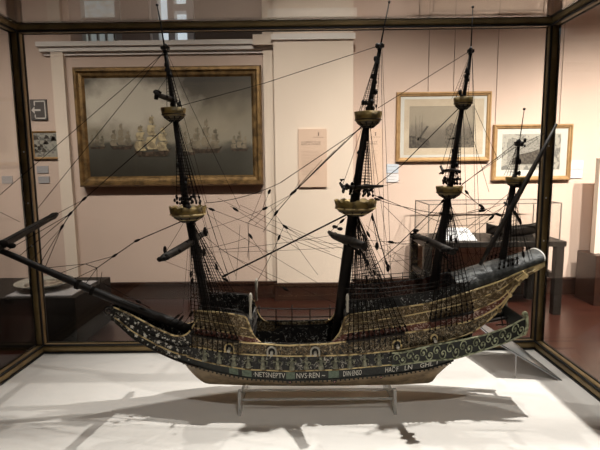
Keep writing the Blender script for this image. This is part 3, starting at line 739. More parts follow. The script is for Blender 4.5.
pts = [P(126, 324, YS-.02), P(119, 318, YS-.01), P(115, 310.5, YS)]
for i in range(22):
    a_ = radians(40)+i/21*2*pi*1.3; r_ = .0165*(1-i/28); pts.append(np.array(P(108.5, 311.5, YS))+np.array((r_*cos(a_), 0, r_*sin(a_))))
k = MB(); k.tube(pts, [.004, .0038, .0036]+[.0034-.00006*i for i in range(22)], 7); k.build('figurehead_scroll', MAST, ship)

# figures along the side and gun ports
def figure(px, s=1.0):
    X = PX(px); p = surf(L1, L2, X, .5, -1, .002); k = MB(); h = .040*s
    k.ball(p+np.array((0, 0, .37*h)), .0050*s, 1, .7, 1.1, 7, 6)
    k.tube([p+np.array((0, 0, -.46*h)), p+np.array((0, 0, -.2*h)), p+np.array((0, 0, 0)), p+np.array((0, 0, .16*h)), p+np.array((0, 0, .27*h))], [.0092*s, .0072*s, .0044*s, .0066*s, .0026*s], 8)
    for sg in (-1, 1): k.tube([p+np.array((sg*.005*s, 0, .18*h)), p+np.array((sg*.0135*s, 0, .06*h)), p+np.array((sg*.0115*s, 0, .26*h if (sg > 0) == (px % 2 > 1) else -.12*h))], .0021*s, 5)
    return k.build('carved_figure', GREYC, ship)
for i in range(16): figure(204+i*14.6, .92 if i % 2 else 1.0)
for px, py in ((229, 346), (271.5, 350.5), (315, 350), (397, 342.5), (434, 336)):
    X = PX(px); t_ = .38; p = surf(L2, L3, X, t_, -1, .002); s_ = .0125 if px < 420 else .009
    gp = MB(); pts = [p+np.array((-s_, 0, -s_*1.1)), p+np.array((-s_, 0, 0))]+[p+np.array((-s_*cos(a_), 0, s_*1.1*sin(a_))) for a_ in np.linspace(.3, pi-.3, 9)]+[p+np.array((s_, 0, 0)), p+np.array((s_, 0, -s_*1.1))]
    gp.tube(pts, .0030, 6); g_ = gp.build('gunport', POST if px in (271.5, 315) else GOLD, ship)
    k = MB(); k.prism([(p[0]+s_*.85*cos(a_), p[2]+s_*.9*sin(a_)) for a_ in np.linspace(0, 2*pi, 14)[:-1]], 1, p[1]-.0006, p[1]+.003); k.build('port_opening', GASKET, g_)
    k = MB(); k.tube([p+np.array((0, .004, -.001)), p+np.array((0, -.010, -.004)), p+np.array((0, -.016, -.005))], [.0046, .0042, .005], 8); k.build('gun_muzzle', POST, g_)
# lettering
def lettering(s, px0, px1, t0=.24, t1=.80):
    vs, fs = text_mesh(s, 1.0); x0 = min(v[0] for v in vs); x1 = max(v[0] for v in vs); hh = .72
    X0, X1 = PX(px0), PX(px1); out = []
    for v in vs:
        X = X0+(X1-X0)*(v[0]-x0)/(x1-x0); out.append(surf(L0, L1, X, t0+(t1-t0)*v[1]/hh, -1, .0016))
    k = MB(); k.add(out, fs, False); return k.build('lettering', LETTER, ship, recalc=False)
for s, a_, b_ in (('·NETSNEPTV', 252.5, 284.5), ('NVS·REN ~', 296, 325), ('DVN·ENSO', 343.5, 362), ('HAC·F', 386, 399), ('LN', 405.5, 413), ('GHL T', 421, 440)):
    lettering(s, a_, b_)
def patch(px0, px1, m=GREENP):
    rows = []
    for i in range(5):
        X = PX(px0)+(PX(px1)-PX(px0))*i/4; rows.append([surf(L0, L1, X, t_, -1, .0015) for t_ in (.15, .5, .9)])
    k = MB(); k.slab(rows, lambda p: p+np.array((0, .002, 0))); return k.build('painted_cartouche', m, ship)
for a_, b_ in ((228, 237), (241, 250.5), (285.5, 294.5), (328.5, 339)): patch(a_, b_)
for px, py in ((290, 382), (334.5, 381.5), (381, 377)):
    p = P(px, py, YS-Bp(px)*.9-.003); k = MB(); k.prism([(p[0]+.0045*cos(a_), p[2]+.0052*sin(a_)) for a_ in np.linspace(0, 2*pi, 11)[:-1]], 1, p[1]-.002, p[1]+.008)
    k.k = 1; k.ball(p+np.array((0, -.002, 0)), .0028, 1, .5, 1); k.build('drain_shield', [BAND, mat('red_white_shield', (.42, .20, .17), .6)], ship)

# the outboard gallery with pierced scrollwork
GO = .016
GB = Curve([(388, 366), (400, 364.5), (430, 360.5), (455, 358.5), (480, 351), (505, 342.5), (523, 334.5)], 1.0, GO)
GT = Curve([(388, 353), (402, 352.5), (430, 345.5), (455, 341), (480, 336), (505, 328), (523, 318.5)], 1.0, GO)
band('gallery_panel', GB, GT, 391, 522, GREEN, .004)
rail('gallery_rail', GT, 391, 523, .0026, GREENL); rail('gallery_rail', GB, 391, 523, .0026, GREENL)
X0, X1 = PX(392), PX(521)
for s in (-1, 1):
    k = MB(); rows = []
    for i in range(21):
        X = X0+(X1-X0)*i/20; a = GB.pt(X, s); b = a.copy(); b[1] = YS+s*max(.01, B(X)*.9); a[2] += .012; b[2] += .012; rows.append([a, b])
    k.slab(rows, lambda p: p-np.array((0, 0, .003)))
    k.build('gallery_floor', DECK, ship)
# gallery end board joining both sides behind the stern
X = PX(521); k = MB(); rows = [[GB.pt(X, s) for s in (-1, 1)], [GT.pt(X, s) for s in (-1, 1)]]
k.slab(rows, lambda p: p+np.array((.004, 0, 0))); k.build('gallery_end', GREEN, ship)
ncell = 10
for side in (-1, 1):
    fil = MB()
    for c_ in range(ncell):
        for sg, tc_, uo in ((1, .62, .0), (-1, .38, .5)):
            uc = (c_+.25+uo)/ncell; pts = []
            for i in range(17):
                a_ = i/16*2*pi*1.35; rr_ = .44*(1-i/18); u = uc+sg*.55*rr_*cos(a_)/ncell*1.2; t_ = tc_+rr_*.8*sin(a_)*sg
                t_ = min(.95, max(.05, t_)); pts.append(surf(GB, GT, X0+(X1-X0)*min(1, max(0, u)), t_, side, .0015))
            fil.tube(pts, .0018, 5)
            p = surf(GB, GT, X0+(X1-X0)*min(1, max(0, uc)), tc_, side, .002); fil.ball(p, .0028, 1, .5, 1, 6, 4)
    fil.build('gallery_filigree', GREENL, ship)
for s in (-1, 1):
    k = MB(); p = GT.pt(PX(522), s); q = GB.pt(PX(522), s); pts = [q+np.array((.0, 0, .002)), (p+q)/2+np.array((.006, 0, 0)), p+np.array((.004, 0, .004))]
    for i in range(14):
        a_ = i/13*1.5*2*pi; r_ = .010*(1-i/16); pts.append(p+np.array((-.004+r_*cos(a_)*.8, 0, .012+r_*sin(a_))))
    k.tube(pts, [.005, .006, .005]+[.0032]*14, 7); k.build('gallery_scroll', GREENL, ship)
# stern counter between both sides
k = MB(); rows = []
for i in range(31):
    X = PX(455)+(PX(540)-PX(455))*i/30; rows.append([L2.pt(X, -1, -.002), L2.pt(X, 1, -.002)])
k.slab(rows, lambda p: p+np.array((-.003, 0, .003))); k.build('stern_counter', TANO, ship)
for px in (498, 508, 516, 523):
    X = PX(px)
    for s in (-1, 1):
        p = L2.pt(X, s, .002); k = MB(); k.ball(p, .006, 1, .7, 1.2, 7, 6); k.tube([p, p+np.array((-.012, 0, .016))], [.004, .002], 6); k.build('carved_bracket', GOLD, ship)
k = MB(); k.tube([P(488, 322, YS), P(508, 318, YS)], .003, 6); k.tube([P(500, 312, YS-.03), P(503, 326, YS-.03)], .002, 6); k.tube([P(506, 315, YS-.03), P(508, 327, YS-.03)], .002, 6); k.tube([P(496, 325, YS-.03), P(511, 324, YS-.03)], .002, 6); k.build('stern_ironwork', MAST, ship)
# the rounded roof over the poop
def rpt(px, y0_, hw): return P(px, y0_, YS-hw)
rows = []
for px, ye, yt, hw in ((458, 293, 273.5, .072), (470, 289.5, 270, .070), (485, 284, 265.5, .067), (500, 278.5, 261.2, .063), (515, 272.5, 257, .059), (530, 266.5, 253, .055), (545, 260.5, 249, .052)):
    e = rpt(px, ye, hw); tp = P(px, yt, YS-hw*.0); hgt = (tp[2]-e[2])*.97
    rows.append([np.array((e[0], YS-hw*cos(a_), e[2]+hgt*sin(a_)**.85)) for a_ in np.linspace(0, pi, 17)])
k = MB(); k.slab(rows, lambda p: np.array((p[0], YS+(p[1]-YS)*.94, p[2]-.004))); k.build('poop_roof', ROOF, ship)
k = MB(); k.tube(rows[-1], .0026, 6); k.build('roof_edge_band', BONE, ship)
k = MB(); k.poly([p*np.array((1, 1, 1))-np.array((.002, 0, 0)) for p in rows[-1]]); k.poly([p+np.array((.003, 0, 0)) for p in rows[0]]); k.build('roof_end', INO, ship)
# rails above the quarterdeck
for s in (-1, 1):
    k = MB()
    for off_, r_ in ((.018, .0015), (.034, .0012)):
        k.tube([AD.pt(PX(347)+(PX(455)-PX(347))*i/12, s)+np.array((0, 0, off_*(1-.35*i/12))) for i in range(13)], r_, 6)
    for i in range(9):
        p = AD.pt(PX(350)+(PX(452)-PX(350))*i/8, s); k.tube([p, p+np.array((0, 0, .036*(1-.3*i/8)))], .0013, 5)
    k.build('quarterdeck_railing', MAST, ship)
for s in (-1, 1):
    k = MB()
    k.tube([FA.pt(PX(200)+(PX(248)-PX(200))*i/8, s)+np.array((0, 0, .014)) for i in range(9)], .0014, 6)
    for i in range(6):
        p = FA.pt(PX(203)+(PX(247)-PX(203))*i/5, s); k.tube([p, p+np.array((0, 0, .015))], .0013, 5)
    k.build('forecastle_railing', MAST, ship)
rows = []
for i in range(9):
    X = PX(200)+(PX(249)-PX(200))*i/8; a = FA.pt(X, 1, -.002); rows.append([a-np.array((0, 0, .03)), a+np.array((0, 0, .012))])
k = MB(); k.slab(rows, lambda p: p+np.array((0, -.004, 0))); k.build('far_forecastle_bulwark', INO, ship)
for px, y0_, y1_ in ((250.5, 318, 293), (347.5, 312, 294)):
    for s in (-1, 1):
        b_ = Bp(px)*.86; a = P(px, y0_, YS-b_); t_ = P(px, y1_, YS-b_); a[1] = t_[1] = YS+s*b_
        k = MB(); k.tube([a, a+(t_-a)*.6, a+(t_-a)*.7, t_-np.array((0, 0, .006)), t_], [.0042, .0036, .0052, .005, .002], 8); k.build('timber_head', POST, ship)
# bowsprit
k = MB(); bs = [P(194, 333, YS), P(175, 323, YS), P(150, 314, YS), P(125, 304, YS), P(100, 293.5, YS), P(70, 280.5, YS), P(40, 267.5, YS), P(15, 256.5, YS), P(-12, 245.5, YS)]
k.tube(bs, [.017, .016, .0152, .014, .0128, .0118, .0108, .0098, .009], 12); bsp = k.build('bowsprit', MAST, ship)
for px in (93, 78): 
    k = MB(); p = P(px, 291 - (93-px)*.43, YS); k.tube([p+np.array((-.005, 0, .002)), p+np.array((.005, 0, -.002))], .0155, 12); k.build('rope_lashing', ROPE, bsp)
k = MB(); a = P(57, 214, 1.80); c_ = P(0, 246, YS)
k.tube([a, a+(c_-a)*.08, a+(c_-a)*.14, a+(c_-a)*.5, c_, c_+(c_-a)*.5], [.007, .0135, .0115, .0125, .014, .012], 10); k.build('spritsail_yard', SPAR, ship)
k = MB(); p = P(2, 244, YS); k.ball(p, .016, 1.3, 1, .8); k.ball(p+np.array((.03, 0, -.006)), .011, 1.3, 1, .8); k.build('rope_lashing', ROPE, bsp)

# ------------------------------------------------------------------ masts
def mast(name, pts, rad):
    k = MB(); k.tube([P(x, y, YS) for x, y in pts], rad, 12); return k.build(name, MAST, ship)
def spar(name, pts, rad, parent, n=10, m=None):
    k = MB(); k.tube([P(*p) for p in pts], rad, n); return k.build(name, m or SPAR, parent)
S = YS/FPX
def top_basket(px, py_rim, py_bot, half, parent, nlobe=10):
    "round fighting top: flared tub with a scalloped gilded rim"
    c_ = P(px, py_bot, YS); R = half*S*1.0; h = (py_bot-py_rim)*S*.9
    k = MB(); zf = lambda i, a_: (.16*h*(abs(cos(nlobe*a_/2))-.5) if i in (5, 6) else 0)
    k.lathe(c_, [(.52*R, 0), (.60*R, .08*h), (.86*R, .30*h), (.93*R, .42*h), (.94*R, .55*h), (1.0*R, .92*h), (.95*R, .92*h), (.88*R, .45*h), (.5*R, .40*h), (.1*R, .40*h)], 40, zf=zf)
    nf = 40
    for fi in range(nf*2): k.m[fi] = 1
    o = k.build('fighting_top', [TOPG, TOPD], parent)
    for z, r in ((.42, .95), (.57, .96), (.06, .60)):
        pass
    k = MB()
    for z, r in ((.43, .945), (.08, .62)):
        k.tube([c_+np.array((r*R*cos(a_), r*R*sin(a_), z*h)) for a_ in np.linspace(0, 2*pi, 33)], .0022 if half > 14 else .0015, 5)
    k.build('moulding', BRASSD if half < 14 else GOLD, o)
    k = MB(); k.lathe(c_, [(.30*R, -.16*h), (.5*R, 0.002)], 20); 
    for q in range(10):
        a_ = q*2*pi/10; k.tube([c_+np.array((.33*R*cos(a_), .33*R*sin(a_), -.14*h)), c_+np.array((.8*R*cos(a_), .8*R*sin(a_), .24*h))], .002, 5)
    k.build('bracket', SPAR, o)
    return o, c_
def mast_set(lower, lr, topm, tr, pole, pr, names):
    lo = mast(names[0], lower, lr)
    k = MB(); k.tube([P(x, y, YS) for x, y in topm], tr, 10); t_ = k.build('topmast', MAST, lo)
    k = MB(); k.tube([P(x, y, YS) for x, y in pole], pr, 8); e = P(*pole[-1], YS); k.ball(e, .0045, 1, 1, .8); f_ = k.build('flagpole', MAST, lo)
    return lo
fore = mast_set([(208, 342), (205, 300), (198, 262), (192.5, 235), (188, 211), (186, 203)], [.0155, .015, .0145, .0138, .013, .0125],
                [(186.5, 208), (181, 165), (176, 125), (174.5, 112), (172.5, 98), (168, 70), (165, 50)], [.0092, .0088, .0082, .008, .0068, .0062, .0055],
                [(165.5, 54), (161, 25), (157, 5)], [.0028, .0022, .0016], ['foremast'])
main = mast_set([(336, 345), (342, 300), (347, 260), (351.5, 225), (354.5, 203), (355.5, 194)], [.019, .0185, .018, .0165, .015, .0145],
                [(355, 204), (359.5, 165), (365, 133), (368, 117), (371.5, 98), (376, 70), (380.5, 46)], [.0125, .0115, .0105, .010, .0072, .0062, .005],
                [(380, 49), (384.5, 25), (389.3, 2)], [.0026, .0021, .0015], ['main_mast'])
miz = mast_set([(430, 310), (434.5, 280), (440, 245), (446, 210), (449, 190), (450, 184)], [.0145, .014, .013, .011, .0098, .009],
               [(449.5, 192), (454, 160), (459.5, 125), (462.5, 105), (464.5, 92), (468, 72), (471, 50)], [.0085, .008, .0075, .007, .0055, .0048, .004],
               [(470.7, 54), (471.8, 30), (472.8, 7)], [.0022, .0018, .0013], ['mizzen_mast'])
bon = mast_set([(501, 272), (505, 245), (509.5, 210), (513.5, 182), (515, 174)], [.0105, .010, .0092, .008, .007],
               [(514.8, 180), (517, 162), (518.8, 145)], [.0055, .0048, .004], [(518.7, 147), (521.5, 128), (524.3, 109)], [.0018, .0015, .0012], ['bonaventure_mast'])
for nm_, par, args in (('a', fore, (188.5, 204, 220, 18.6)), ('b', fore, (174, 107.5, 120, 12.2)), ('c', main, (355.5, 197.5, 214, 21.5)), ('d', main, (368, 111, 126, 13.6)),
                       ('e', miz, (449, 185, 197, 13.2)), ('f', miz, (463, 97, 108, 9.2)), ('g', bon, (515.5, 176, 186, 9.8))):
    top_basket(*args, par, 12 if args[3] > 15 else 0)
# mast caps, crosstrees and dead-eye clutter on the tops
def clutter(px, py, n, sx, sy, parent, seed):
    rg = random.Random(seed); k = MB()
    for i in range(n):
        p = P(px+rg.uniform(-sx, sx), py+rg.uniform(-sy, sy), YS+rg.uniform(-.03, .03)*sx/8); k.ball(p, rg.uniform(.003, .0062), 1, 1, 1.5, 6, 5)
    return k.build('deadeyes', MAST, parent)
clutter(187, 200, 12, 13, 4, fore, 1); clutter(173.5, 102, 8, 7, 4, fore, 2); clutter(165, 49, 5, 3, 3, fore, 3)
clutter(356, 190, 14, 14, 5, main, 4); clutter(370, 105, 9, 7, 4, main, 5); clutter(380, 45, 5, 3, 2, main, 6)
clutter(450.5, 181, 9, 8, 3, miz, 7); clutter(464, 94, 5, 4, 3, miz, 8)
for q_, (mx_, my_, mo_) in enumerate(((183.5, 185, fore), (180, 160, fore), (170.5, 84, fore), (167.5, 66, fore), (360, 160, main), (366, 132, main), (374, 84, main), (377, 66, main), (454.5, 158, miz), (467, 78, miz), (517, 165, bon), (351, 226, main), (192, 232, fore), (444, 220, miz), (510, 212, bon))):
    clutter(mx_, my_, 6, 2.6 if my_ > 120 else 1.6, 9, mo_, 40+q_)
clutter(471, 50, 3, 2, 2, miz, 9); clutter(519, 143, 7, 6, 3, bon, 10)
for px, py, par, s_ in ((165.2, 48, fore, .012), (380, 46, main, .012), (470.8, 51, miz, .009), (519, 143, bon, .012), (185.5, 199, fore, .018), (355.8, 188, main, .02), (450.5, 180, miz, .013)):
    p = P(px, py, YS); k = MB(); k.box(p[0]-s_, p[0]+s_, p[1]-s_*.6, p[1]+s_*.6, p[2]-.004, p[2]+.004); k.box(p[0]-s_*.45, p[0]+s_*.45, p[1]-s_*1.5, p[1]+s_*1.5, p[2]-.008, p[2]-.003)
    k.build('mast_cap', MAST, par)
# yards
spar('lower_yard', [(160.5, 259.5, 1.26), (164, 257.5, 1.275), (178, 250, 1.36), (192, 241.5, 1.44), (206, 231.5, 1.56)], [.006, .0105, .0125, .012, .008], fore)
spar('upper_yard', [(154.5, 91.5, 1.36), (158, 95, 1.375), (170, 99, 1.43), (176, 101, 1.47)], [.005, .007, .008, .006], fore)
k = MB(); k.tube([P(157, 90, 1.37), P(156, 99.5, 1.37)], .006, 7); k.build('rope_lashing', ROPE, fore)
spar('lower_yard', [(329, 232, 1.60), (334, 236, 1.56), (346, 240, 1.42), (358, 244, 1.32), (364.5, 246, 1.28)], [.006, .011, .0145, .0135, .010], main)
spar('upper_yard', [(340, 183, 1.56), (343, 187, 1.55), (356, 187.5, 1.42), (370, 186.5, 1.36), (383, 186, 1.32)], [.004, .007, .0075, .006, .003], main)
spar('lower_yard', [(412.5, 235.5, 1.60), (417, 236.5, 1.56), (428, 240, 1.46), (440, 246, 1.36), (453, 252, 1.29)], [.006, .0085, .0095, .010, .010], miz)
spar('upper_yard', [(440.5, 166, 1.52), (443, 171, 1.51), (452, 170, 1.43), (460, 171.5, 1.38)], [.004, .005, .0055, .004], miz)
spar('lateen_yard', [(480, 265, 1.40), (490, 247, 1.40), (520, 192, 1.42), (542, 152, 1.43), (556.5, 124, 1.44)], [.0045, .0075, .0082, .006, .0035], bon)
spar('lower_yard', [(504, 202, 1.44), (516, 214, 1.42), (519.5, 222, 1.42)], [.003, .005, .003], bon)

for par, pts in ((fore, ((163, 258, 1.27), (176, 251, 1.35), (186, 245, 1.41), (204, 233, 1.54))), (main, ((332, 234, 1.58), (340, 238, 1.5), (352, 243, 1.37), (361, 246, 1.3), (337, 229, 1.55))), (miz, ((415, 236, 1.58), (414, 233, 1.58), (430, 242, 1.44), (447, 250, 1.32), (452, 251, 1.3))),
                 (fore, ((159, 93, 1.38), (164, 98, 1.4), (172, 100, 1.43))), (main, ((342, 181, 1.55), (346, 188, 1.53), (366, 188, 1.38), (352, 184, 1.46))), (miz, ((442, 173, 1.5), (448, 171, 1.47), (458, 172, 1.4)))):
    rg0 = random.Random(len(pts)+int(pts[0][0]))
    for q_ in pts:
        p = P(*q_); k = MB()
        e_ = 1.0 if q_[1] > 220 else .55
        for _ in range(5): k.ball(p+np.array((rg0.uniform(-.012, .012), rg0.uniform(-.01, .01), rg0.uniform(-.009, .009)))*e_, rg0.uniform(.004, .0075)*e_, 1.2, 1, .9, 7, 5)
        k.build('rope_lashing', ROPE, par)

# ------------------------------------------------------------------ rigging
def shrouds(mast_o, top, ytop_off, bases, side, nrat, r=.0013, pw=.0008, dead=True):
    "one side's shrouds with ratlines; bases = pixel points along the channel at the hull side"
    k = MB(); lines = []
    for (bx, by, byo) in bases:
        a = P(top[0]+random.uniform(-1.2, 1.2), top[1], YS-ytop_off); b = P(bx, by, YS-byo)
        if side > 0: a[1] = YS+ytop_off; b[1] = YS+byo
        lines.append((a, b)); k.tube([a, b], r, 5)
    for i in range(1, nrat+1):
        t = .06+.9*i/(nrat+1); k.tube([a+(b-a)*t for a, b in lines], pw, 4)
    o = k.build('shrouds', ROPE, mast_o)
    if dead:
        for a, b in lines:
            d = MB(); u = (a-b)/np.linalg.norm(a-b); d.ball(b+u*.004, .0038, 1, .7, 1.3, 6, 5); d.ball(b+u*.017, .0038, 1, .7, 1.3, 6, 5); d.tube([b+u*.003, b+u*.018], .0016, 5); d.build('deadeye', ROPE, o)
    return o
def chan(px, py): return (px, py, Bp(px)+.012)
for side in (-1, 1):
    shrouds(fore, (190, 222), .016, [chan(191+5.2*i, 331+.9*i) for i in range(10)], side, 26)
    shrouds(main, (356, 214), .018, [chan(348+5.4*i, 341-.85*i) for i in range(12)], side, 28)
    shrouds(miz, (449, 197), .012, [chan(430+5.4*i, 320-1.4*i) for i in range(9)], side, 22)
    shrouds(bon, (514, 186), .009, [(499+4.6*i, 270-1.6*i, .05) for i in range(5)], side, 18, .0011, .0007)
    shrouds(fore, (175, 121), .010, [(177+4.9*i, 204, .045-.004*i) for i in range(5)], side, 22, .0012, .0008)
    shrouds(main, (368, 127), .011, [(353+5.0*i, 197, .05-.004*i) for i in range(5)], side, 20, .0012, .0008)
    shrouds(miz, (462, 109), .008, [(449+2.8*i, 185, .03-.003*i) for i in range(5)], side, 22, .0010, .0007)
    shrouds(bon, (518.5, 146), .006, [(510+3*i, 176, .022) for i in range(4)], side, 9, .0006, .0005, False)
    shrouds(fore, (165, 52), .006, [(167+3.6*i, 107, .028) for i in range(4)], side, 14, .0009, .0006, False)
    shrouds(main, (380, 48), .006, [(361+5.2*i, 111, .03) for i in range(4)], side, 14, .0009, .0006, False)
    shrouds(miz, (470.7, 54), .004, [(456+4*i, 97, .02) for i in range(4)], side, 12, .0006, .0004, False)
for px0, px1, n_, y0_, dy in ((192, 238, 10, 333, 14), (348, 407, 12, 340, 12), (430, 473, 9, 319, 12)):
    for i in range(n_):
        px = px0+(px1-px0)*i/(n_-1); yy = y0_+(.9*5.2*i/5.2 if px0 == 192 else -.85*i if px0 == 348 else -1.4*i)
        for s in (-1, 1):
            a = P(px, yy, YS-Bp(px)-.013); b = P(px, yy+dy, YS-Bp(px)-.004); a[1] = YS+s*(Bp(px)+.013); b[1] = YS+s*(Bp(px)+.004)
            k = MB(); k.tube([a, b], .0014, 5); k.ball(b, .003, 1, .7, 1, 6, 4); k.build('chain_plate', ROPE, ship)
# channel boards holding the shrouds
for px0, px1, c_ in ((192, 239, L3), (346, 404, L3), (430, 472, AC)):
    for s in (-1, 1):
        k = MB(); rows = [[c_.pt(PX(px0)+(PX(px1)-PX(px0))*i/8, s, -.002)+np.array((0, 0, .004)), c_.pt(PX(px0)+(PX(px1)-PX(px0))*i/8, s, .014)+np.array((0, 0, .004))] for i in range(9)]
        k.slab(rows, lambda p: p-np.array((0, 0, .004)))
        k.build('channel_board', SPAR, ship)

def rope(a, b, r=.0005, sag=0.0, ya=YS, yb=YS, blocks=(), name='stay', parent=ship):
    r = r*1.25+.0001; A = P(*a, ya); Bq = P(*b, yb); n = 9 if sag else 1
    pts = [A+(Bq-A)*i/n-np.array((0, 0, sag*4*(i/n)*(1-i/n))) for i in range(n+1)]
    k = MB(); k.tube(pts, r, 5); o = k.build(name, ROPE, parent)
    d = (Bq-A)/np.linalg.norm(Bq-A)
    for t in blocks:
        p = A+(Bq-A)*t-np.array((0, 0, sag*4*t*(1-t))); q = MB(); q.tube([p-d*.011, p-d*.007, p, p+d*.007, p+d*.011], [.001, .0034, .0044, .0034, .001], 7); q.build('block', ROPE, o)
    return o
T = .0009
# heavy stays
rope((352, 212), (262, 257.5), .0021); rope((262, 257.5), (222, 277), .0021, blocks=(.92,))
rope((187, 219), (136, 241), .0012, blocks=(.98,)); rope((136, 241), (114, 256), .0011, blocks=(.97,)); rope((114, 256), (97, 268), .001)
for e in ((45, 268), (58, 274), (72, 280), (84, 286), (97, 291)): rope((97, 268) if e[0] > 60 else (85, 264), e, .0007)
rope((97, 268), (85, 264), .0009); rope((114, 256), (85, 264), .0007); rope((102, 272), (99, 290), .0007)
rope((174, 120), (83, 200), .0010, blocks=(.985,)); rope((83, 200), (70, 214), .001, blocks=(1,)); rope((70, 214), (62, 227), .001, blocks=(1,))
for e in ((6, 251), (18, 257), (40, 264), (44, 270)): rope((70, 214) if e[0] < 20 else (62, 227), e, .0008)
rope((62, 227), (30, 262), .0006); rope((83, 200), (2, 243), .0006)
rope((164.5, 51), (38, 208), .0007); rope((163.5, 53), (-6, 200), .0007)
rope((0, 212), (20, 222), .0005)
# main topmast stay with crow's foot
rope((363, 125), (293, 193), .0012, blocks=(.98,)); rope((293, 193), (276, 213), .0009, blocks=(1,)); rope((276, 213), (263, 232), .0006, blocks=(.0,))
for e in ((300, 180), (312, 170), (322, 160), (335, 150), (345, 141)): rope((293, 193), e, .00045)
rope((363, 127), (280, 183), .0009); rope((280, 183), (205, 203), .0008, .012)
rope((378, 46), (265, 83), .0007); rope((265, 83), (176, 107), .0007)
rope((446, 198), (400, 243), .0011, blocks=(.06,)); rope((400, 243), (372, 268), .0009)
rope((461, 106), (402, 165), .0010); rope((402, 165), (368, 192), .0009, blocks=(.9,))
rope((470, 51), (378, 108), .0007)
rope((516, 143), (458, 188), .0008); rope((516, 147), (462, 184), .0006); rope((518, 145), (482, 168), .0004)
rope((513, 190), (462, 232), .0006)
# standing backstays falling aft
for a, b in (((381, 47), (385, 300)), ((382, 47), (392, 298)), ((369, 120), (395, 300)), ((370, 120), (378, 240)), ((472, 52), (476, 262)), ((472, 52), (481, 262)), ((463, 106), (468, 262)), ((463, 104), (489, 192)),
             ((166, 50), (189, 102)), ((189, 102), (240, 208)), ((166, 50), (207, 203)), ((177, 120), (220, 275)), ((178, 120), (230, 282)), ((475, 108), (498, 160))):
    rope(a, b, .00045, ya=YS-.02, yb=YS-.05, name='backstay')
# bunches between fore and main
mid = [((200, 205), (345, 260), .0005), ((207, 214), (330, 290), .0004), ((196, 232), (262, 210), .0004), ((262, 210), (296, 192), .0005), ((206, 252), (344, 247), .0004), ((218, 250), (334, 235), .0005),
       ((230, 206), (300, 250), .0004), ((240, 205), (344, 249), .0004), ((205, 236), (232, 256), .0006), ((232, 256), (290, 292), .0005), ((262, 210), (248, 222), .0005), ((248, 222), (249, 260), .0006),
       ((249, 234), (268, 262), .0004), ((250, 235), (247, 258), .0004), ((274, 249), (252, 290), .0006), ((284, 226), (274, 249), .0005), ((284, 226), (334, 249), .0005), ((284, 226), (270, 205), .0004), ((284, 226), (302, 238), .0005),
       ((284, 226), (318, 275), .0004), ((302, 238), (344, 244), .0004), ((222, 278), (262, 296), .0005), ((205, 205), (228, 274), .0004), ((212, 210), (236, 276), .0004), ((200, 210), (218, 272), .0004), ((218, 198), (330, 252), .0004),
       ((262, 192), (249, 222), .0004), ((270, 190), (262, 210), .0004), ((160, 259), (225, 282), .0004), ((230, 255), (340, 305), .0004), ((296, 190), (255, 225), .0004), ((240, 225), (236, 280), .0004), ((206, 248), (246, 238), .0005)]
for i, (a, b, r) in enumerate(mid): rope(a, b, r, .004 if i % 3 else 0, YS+random.uniform(-.06, .04), YS+random.uniform(-.06, .04), (random.choice((.08, .92, .5)),) if i % 3 == 0 else (), name='running_line')
aft = [((374, 195), (440, 222), .0007), ((374, 198), (405, 207), .0007), ((405, 207), (446, 214), .0008), ((384, 206), (418, 240), .0005), ((372, 213), (388, 268), .0014), ((372, 215), (378, 246), .0008), ((366, 240), (412, 244), .0006),
       ((392, 243), (440, 246), .0005), ((366, 244), (430, 262), .0004), ((378, 246), (432, 290), .0004), ((380, 246), (440, 232), .0004), ((386, 262), (452, 252), .0004), ((454, 252), (498, 256), .0004), ((452, 252), (480, 275), .0004), ((366, 225), (420, 275), .0004),
       ((458, 190), (484, 208), .0007), ((484, 208), (500, 215), .0006), ((466, 191), (474, 200), .001), ((484, 208), (468, 212), .0007), ((446, 214), (486, 210), .0006), ((446, 218), (500, 205), .0005), ((446, 222), (498, 214), .0005), ((446, 226), (494, 222), .0005),
       ((470, 236), (510, 200), .0006), ((452, 240), (506, 205), .0005), ((444, 230), (474, 232), .0004), ((413, 236), (437, 212), .0005), ((330, 232), (352, 212), .0006), ((364, 246), (372, 213), .0005), ((161, 259), (184, 222), .0005), ((157, 92), (172, 70), .0004), ((343, 184), (362, 128), .0005), ((383, 186), (400, 180), .0004),
       ((441, 167), (459, 110), .0005), ((380, 262), (404, 246), .0004), ((388, 270), (396, 252), .0004), ((440, 290), (480, 250), .0004), ((505, 262), (536, 252), .0005), ((508, 250), (530, 258), .0005), ((520, 190), (512, 262), .0004), ((555, 127), (519, 145), .0004), ((545, 133), (519, 150), .0004)]
for i, (a, b, r) in enumerate(aft): rope(a, b, r, .003 if i % 3 else 0, YS+random.uniform(-.06, .04), YS+random.uniform(-.06, .04), (random.choice((.1, .9, .55)),) if r > .0005 else (), name='running_line')
rg = random.Random(21)
for i in range(56):     # gear led down to the rails
    m0 = rg.choice([(190, 224), (358, 215), (356, 240), (448, 200), (438, 248), (196, 245), (512, 190)]); dx = rg.uniform(-8, 42) if m0[0] < 500 else rg.uniform(-16, 22)
    x = m0[0]+dx; y = float(np.interp(x, [180, 250, 262, 330, 346, 460, 545], [312, 310, 325, 325, 305, 280, 256]))
    rope(m0, (x, y), .0004, ya=YS+rg.uniform(-.03, .03), yb=YS+rg.choice((-1, 1))*rg.uniform(.05, .09), blocks=(rg.uniform(.05, .9),) if i % 2 else (), name='running_line')
for a, b in (((160, 330), (183, 312)), ((176, 325), (183, 316)), ((182, 326), (194, 310)), ((120, 300), (150, 312)), ((103, 283), (150, 308))): rope(a, b, .0008, ya=YS-.04, yb=YS-.03, blocks=(.75,), name='running_line')
# furled clubs hanging at the main and mizzen shrouds
for px, py in ((388, 268), (377, 246), (205, 231), (204, 252), (165, 250)):
    p = P(px, py, YS-.05); k = MB(); k.ball(p, .0075, .8, .8, 1.7); k.build('hanging_block', ROPE, ship)

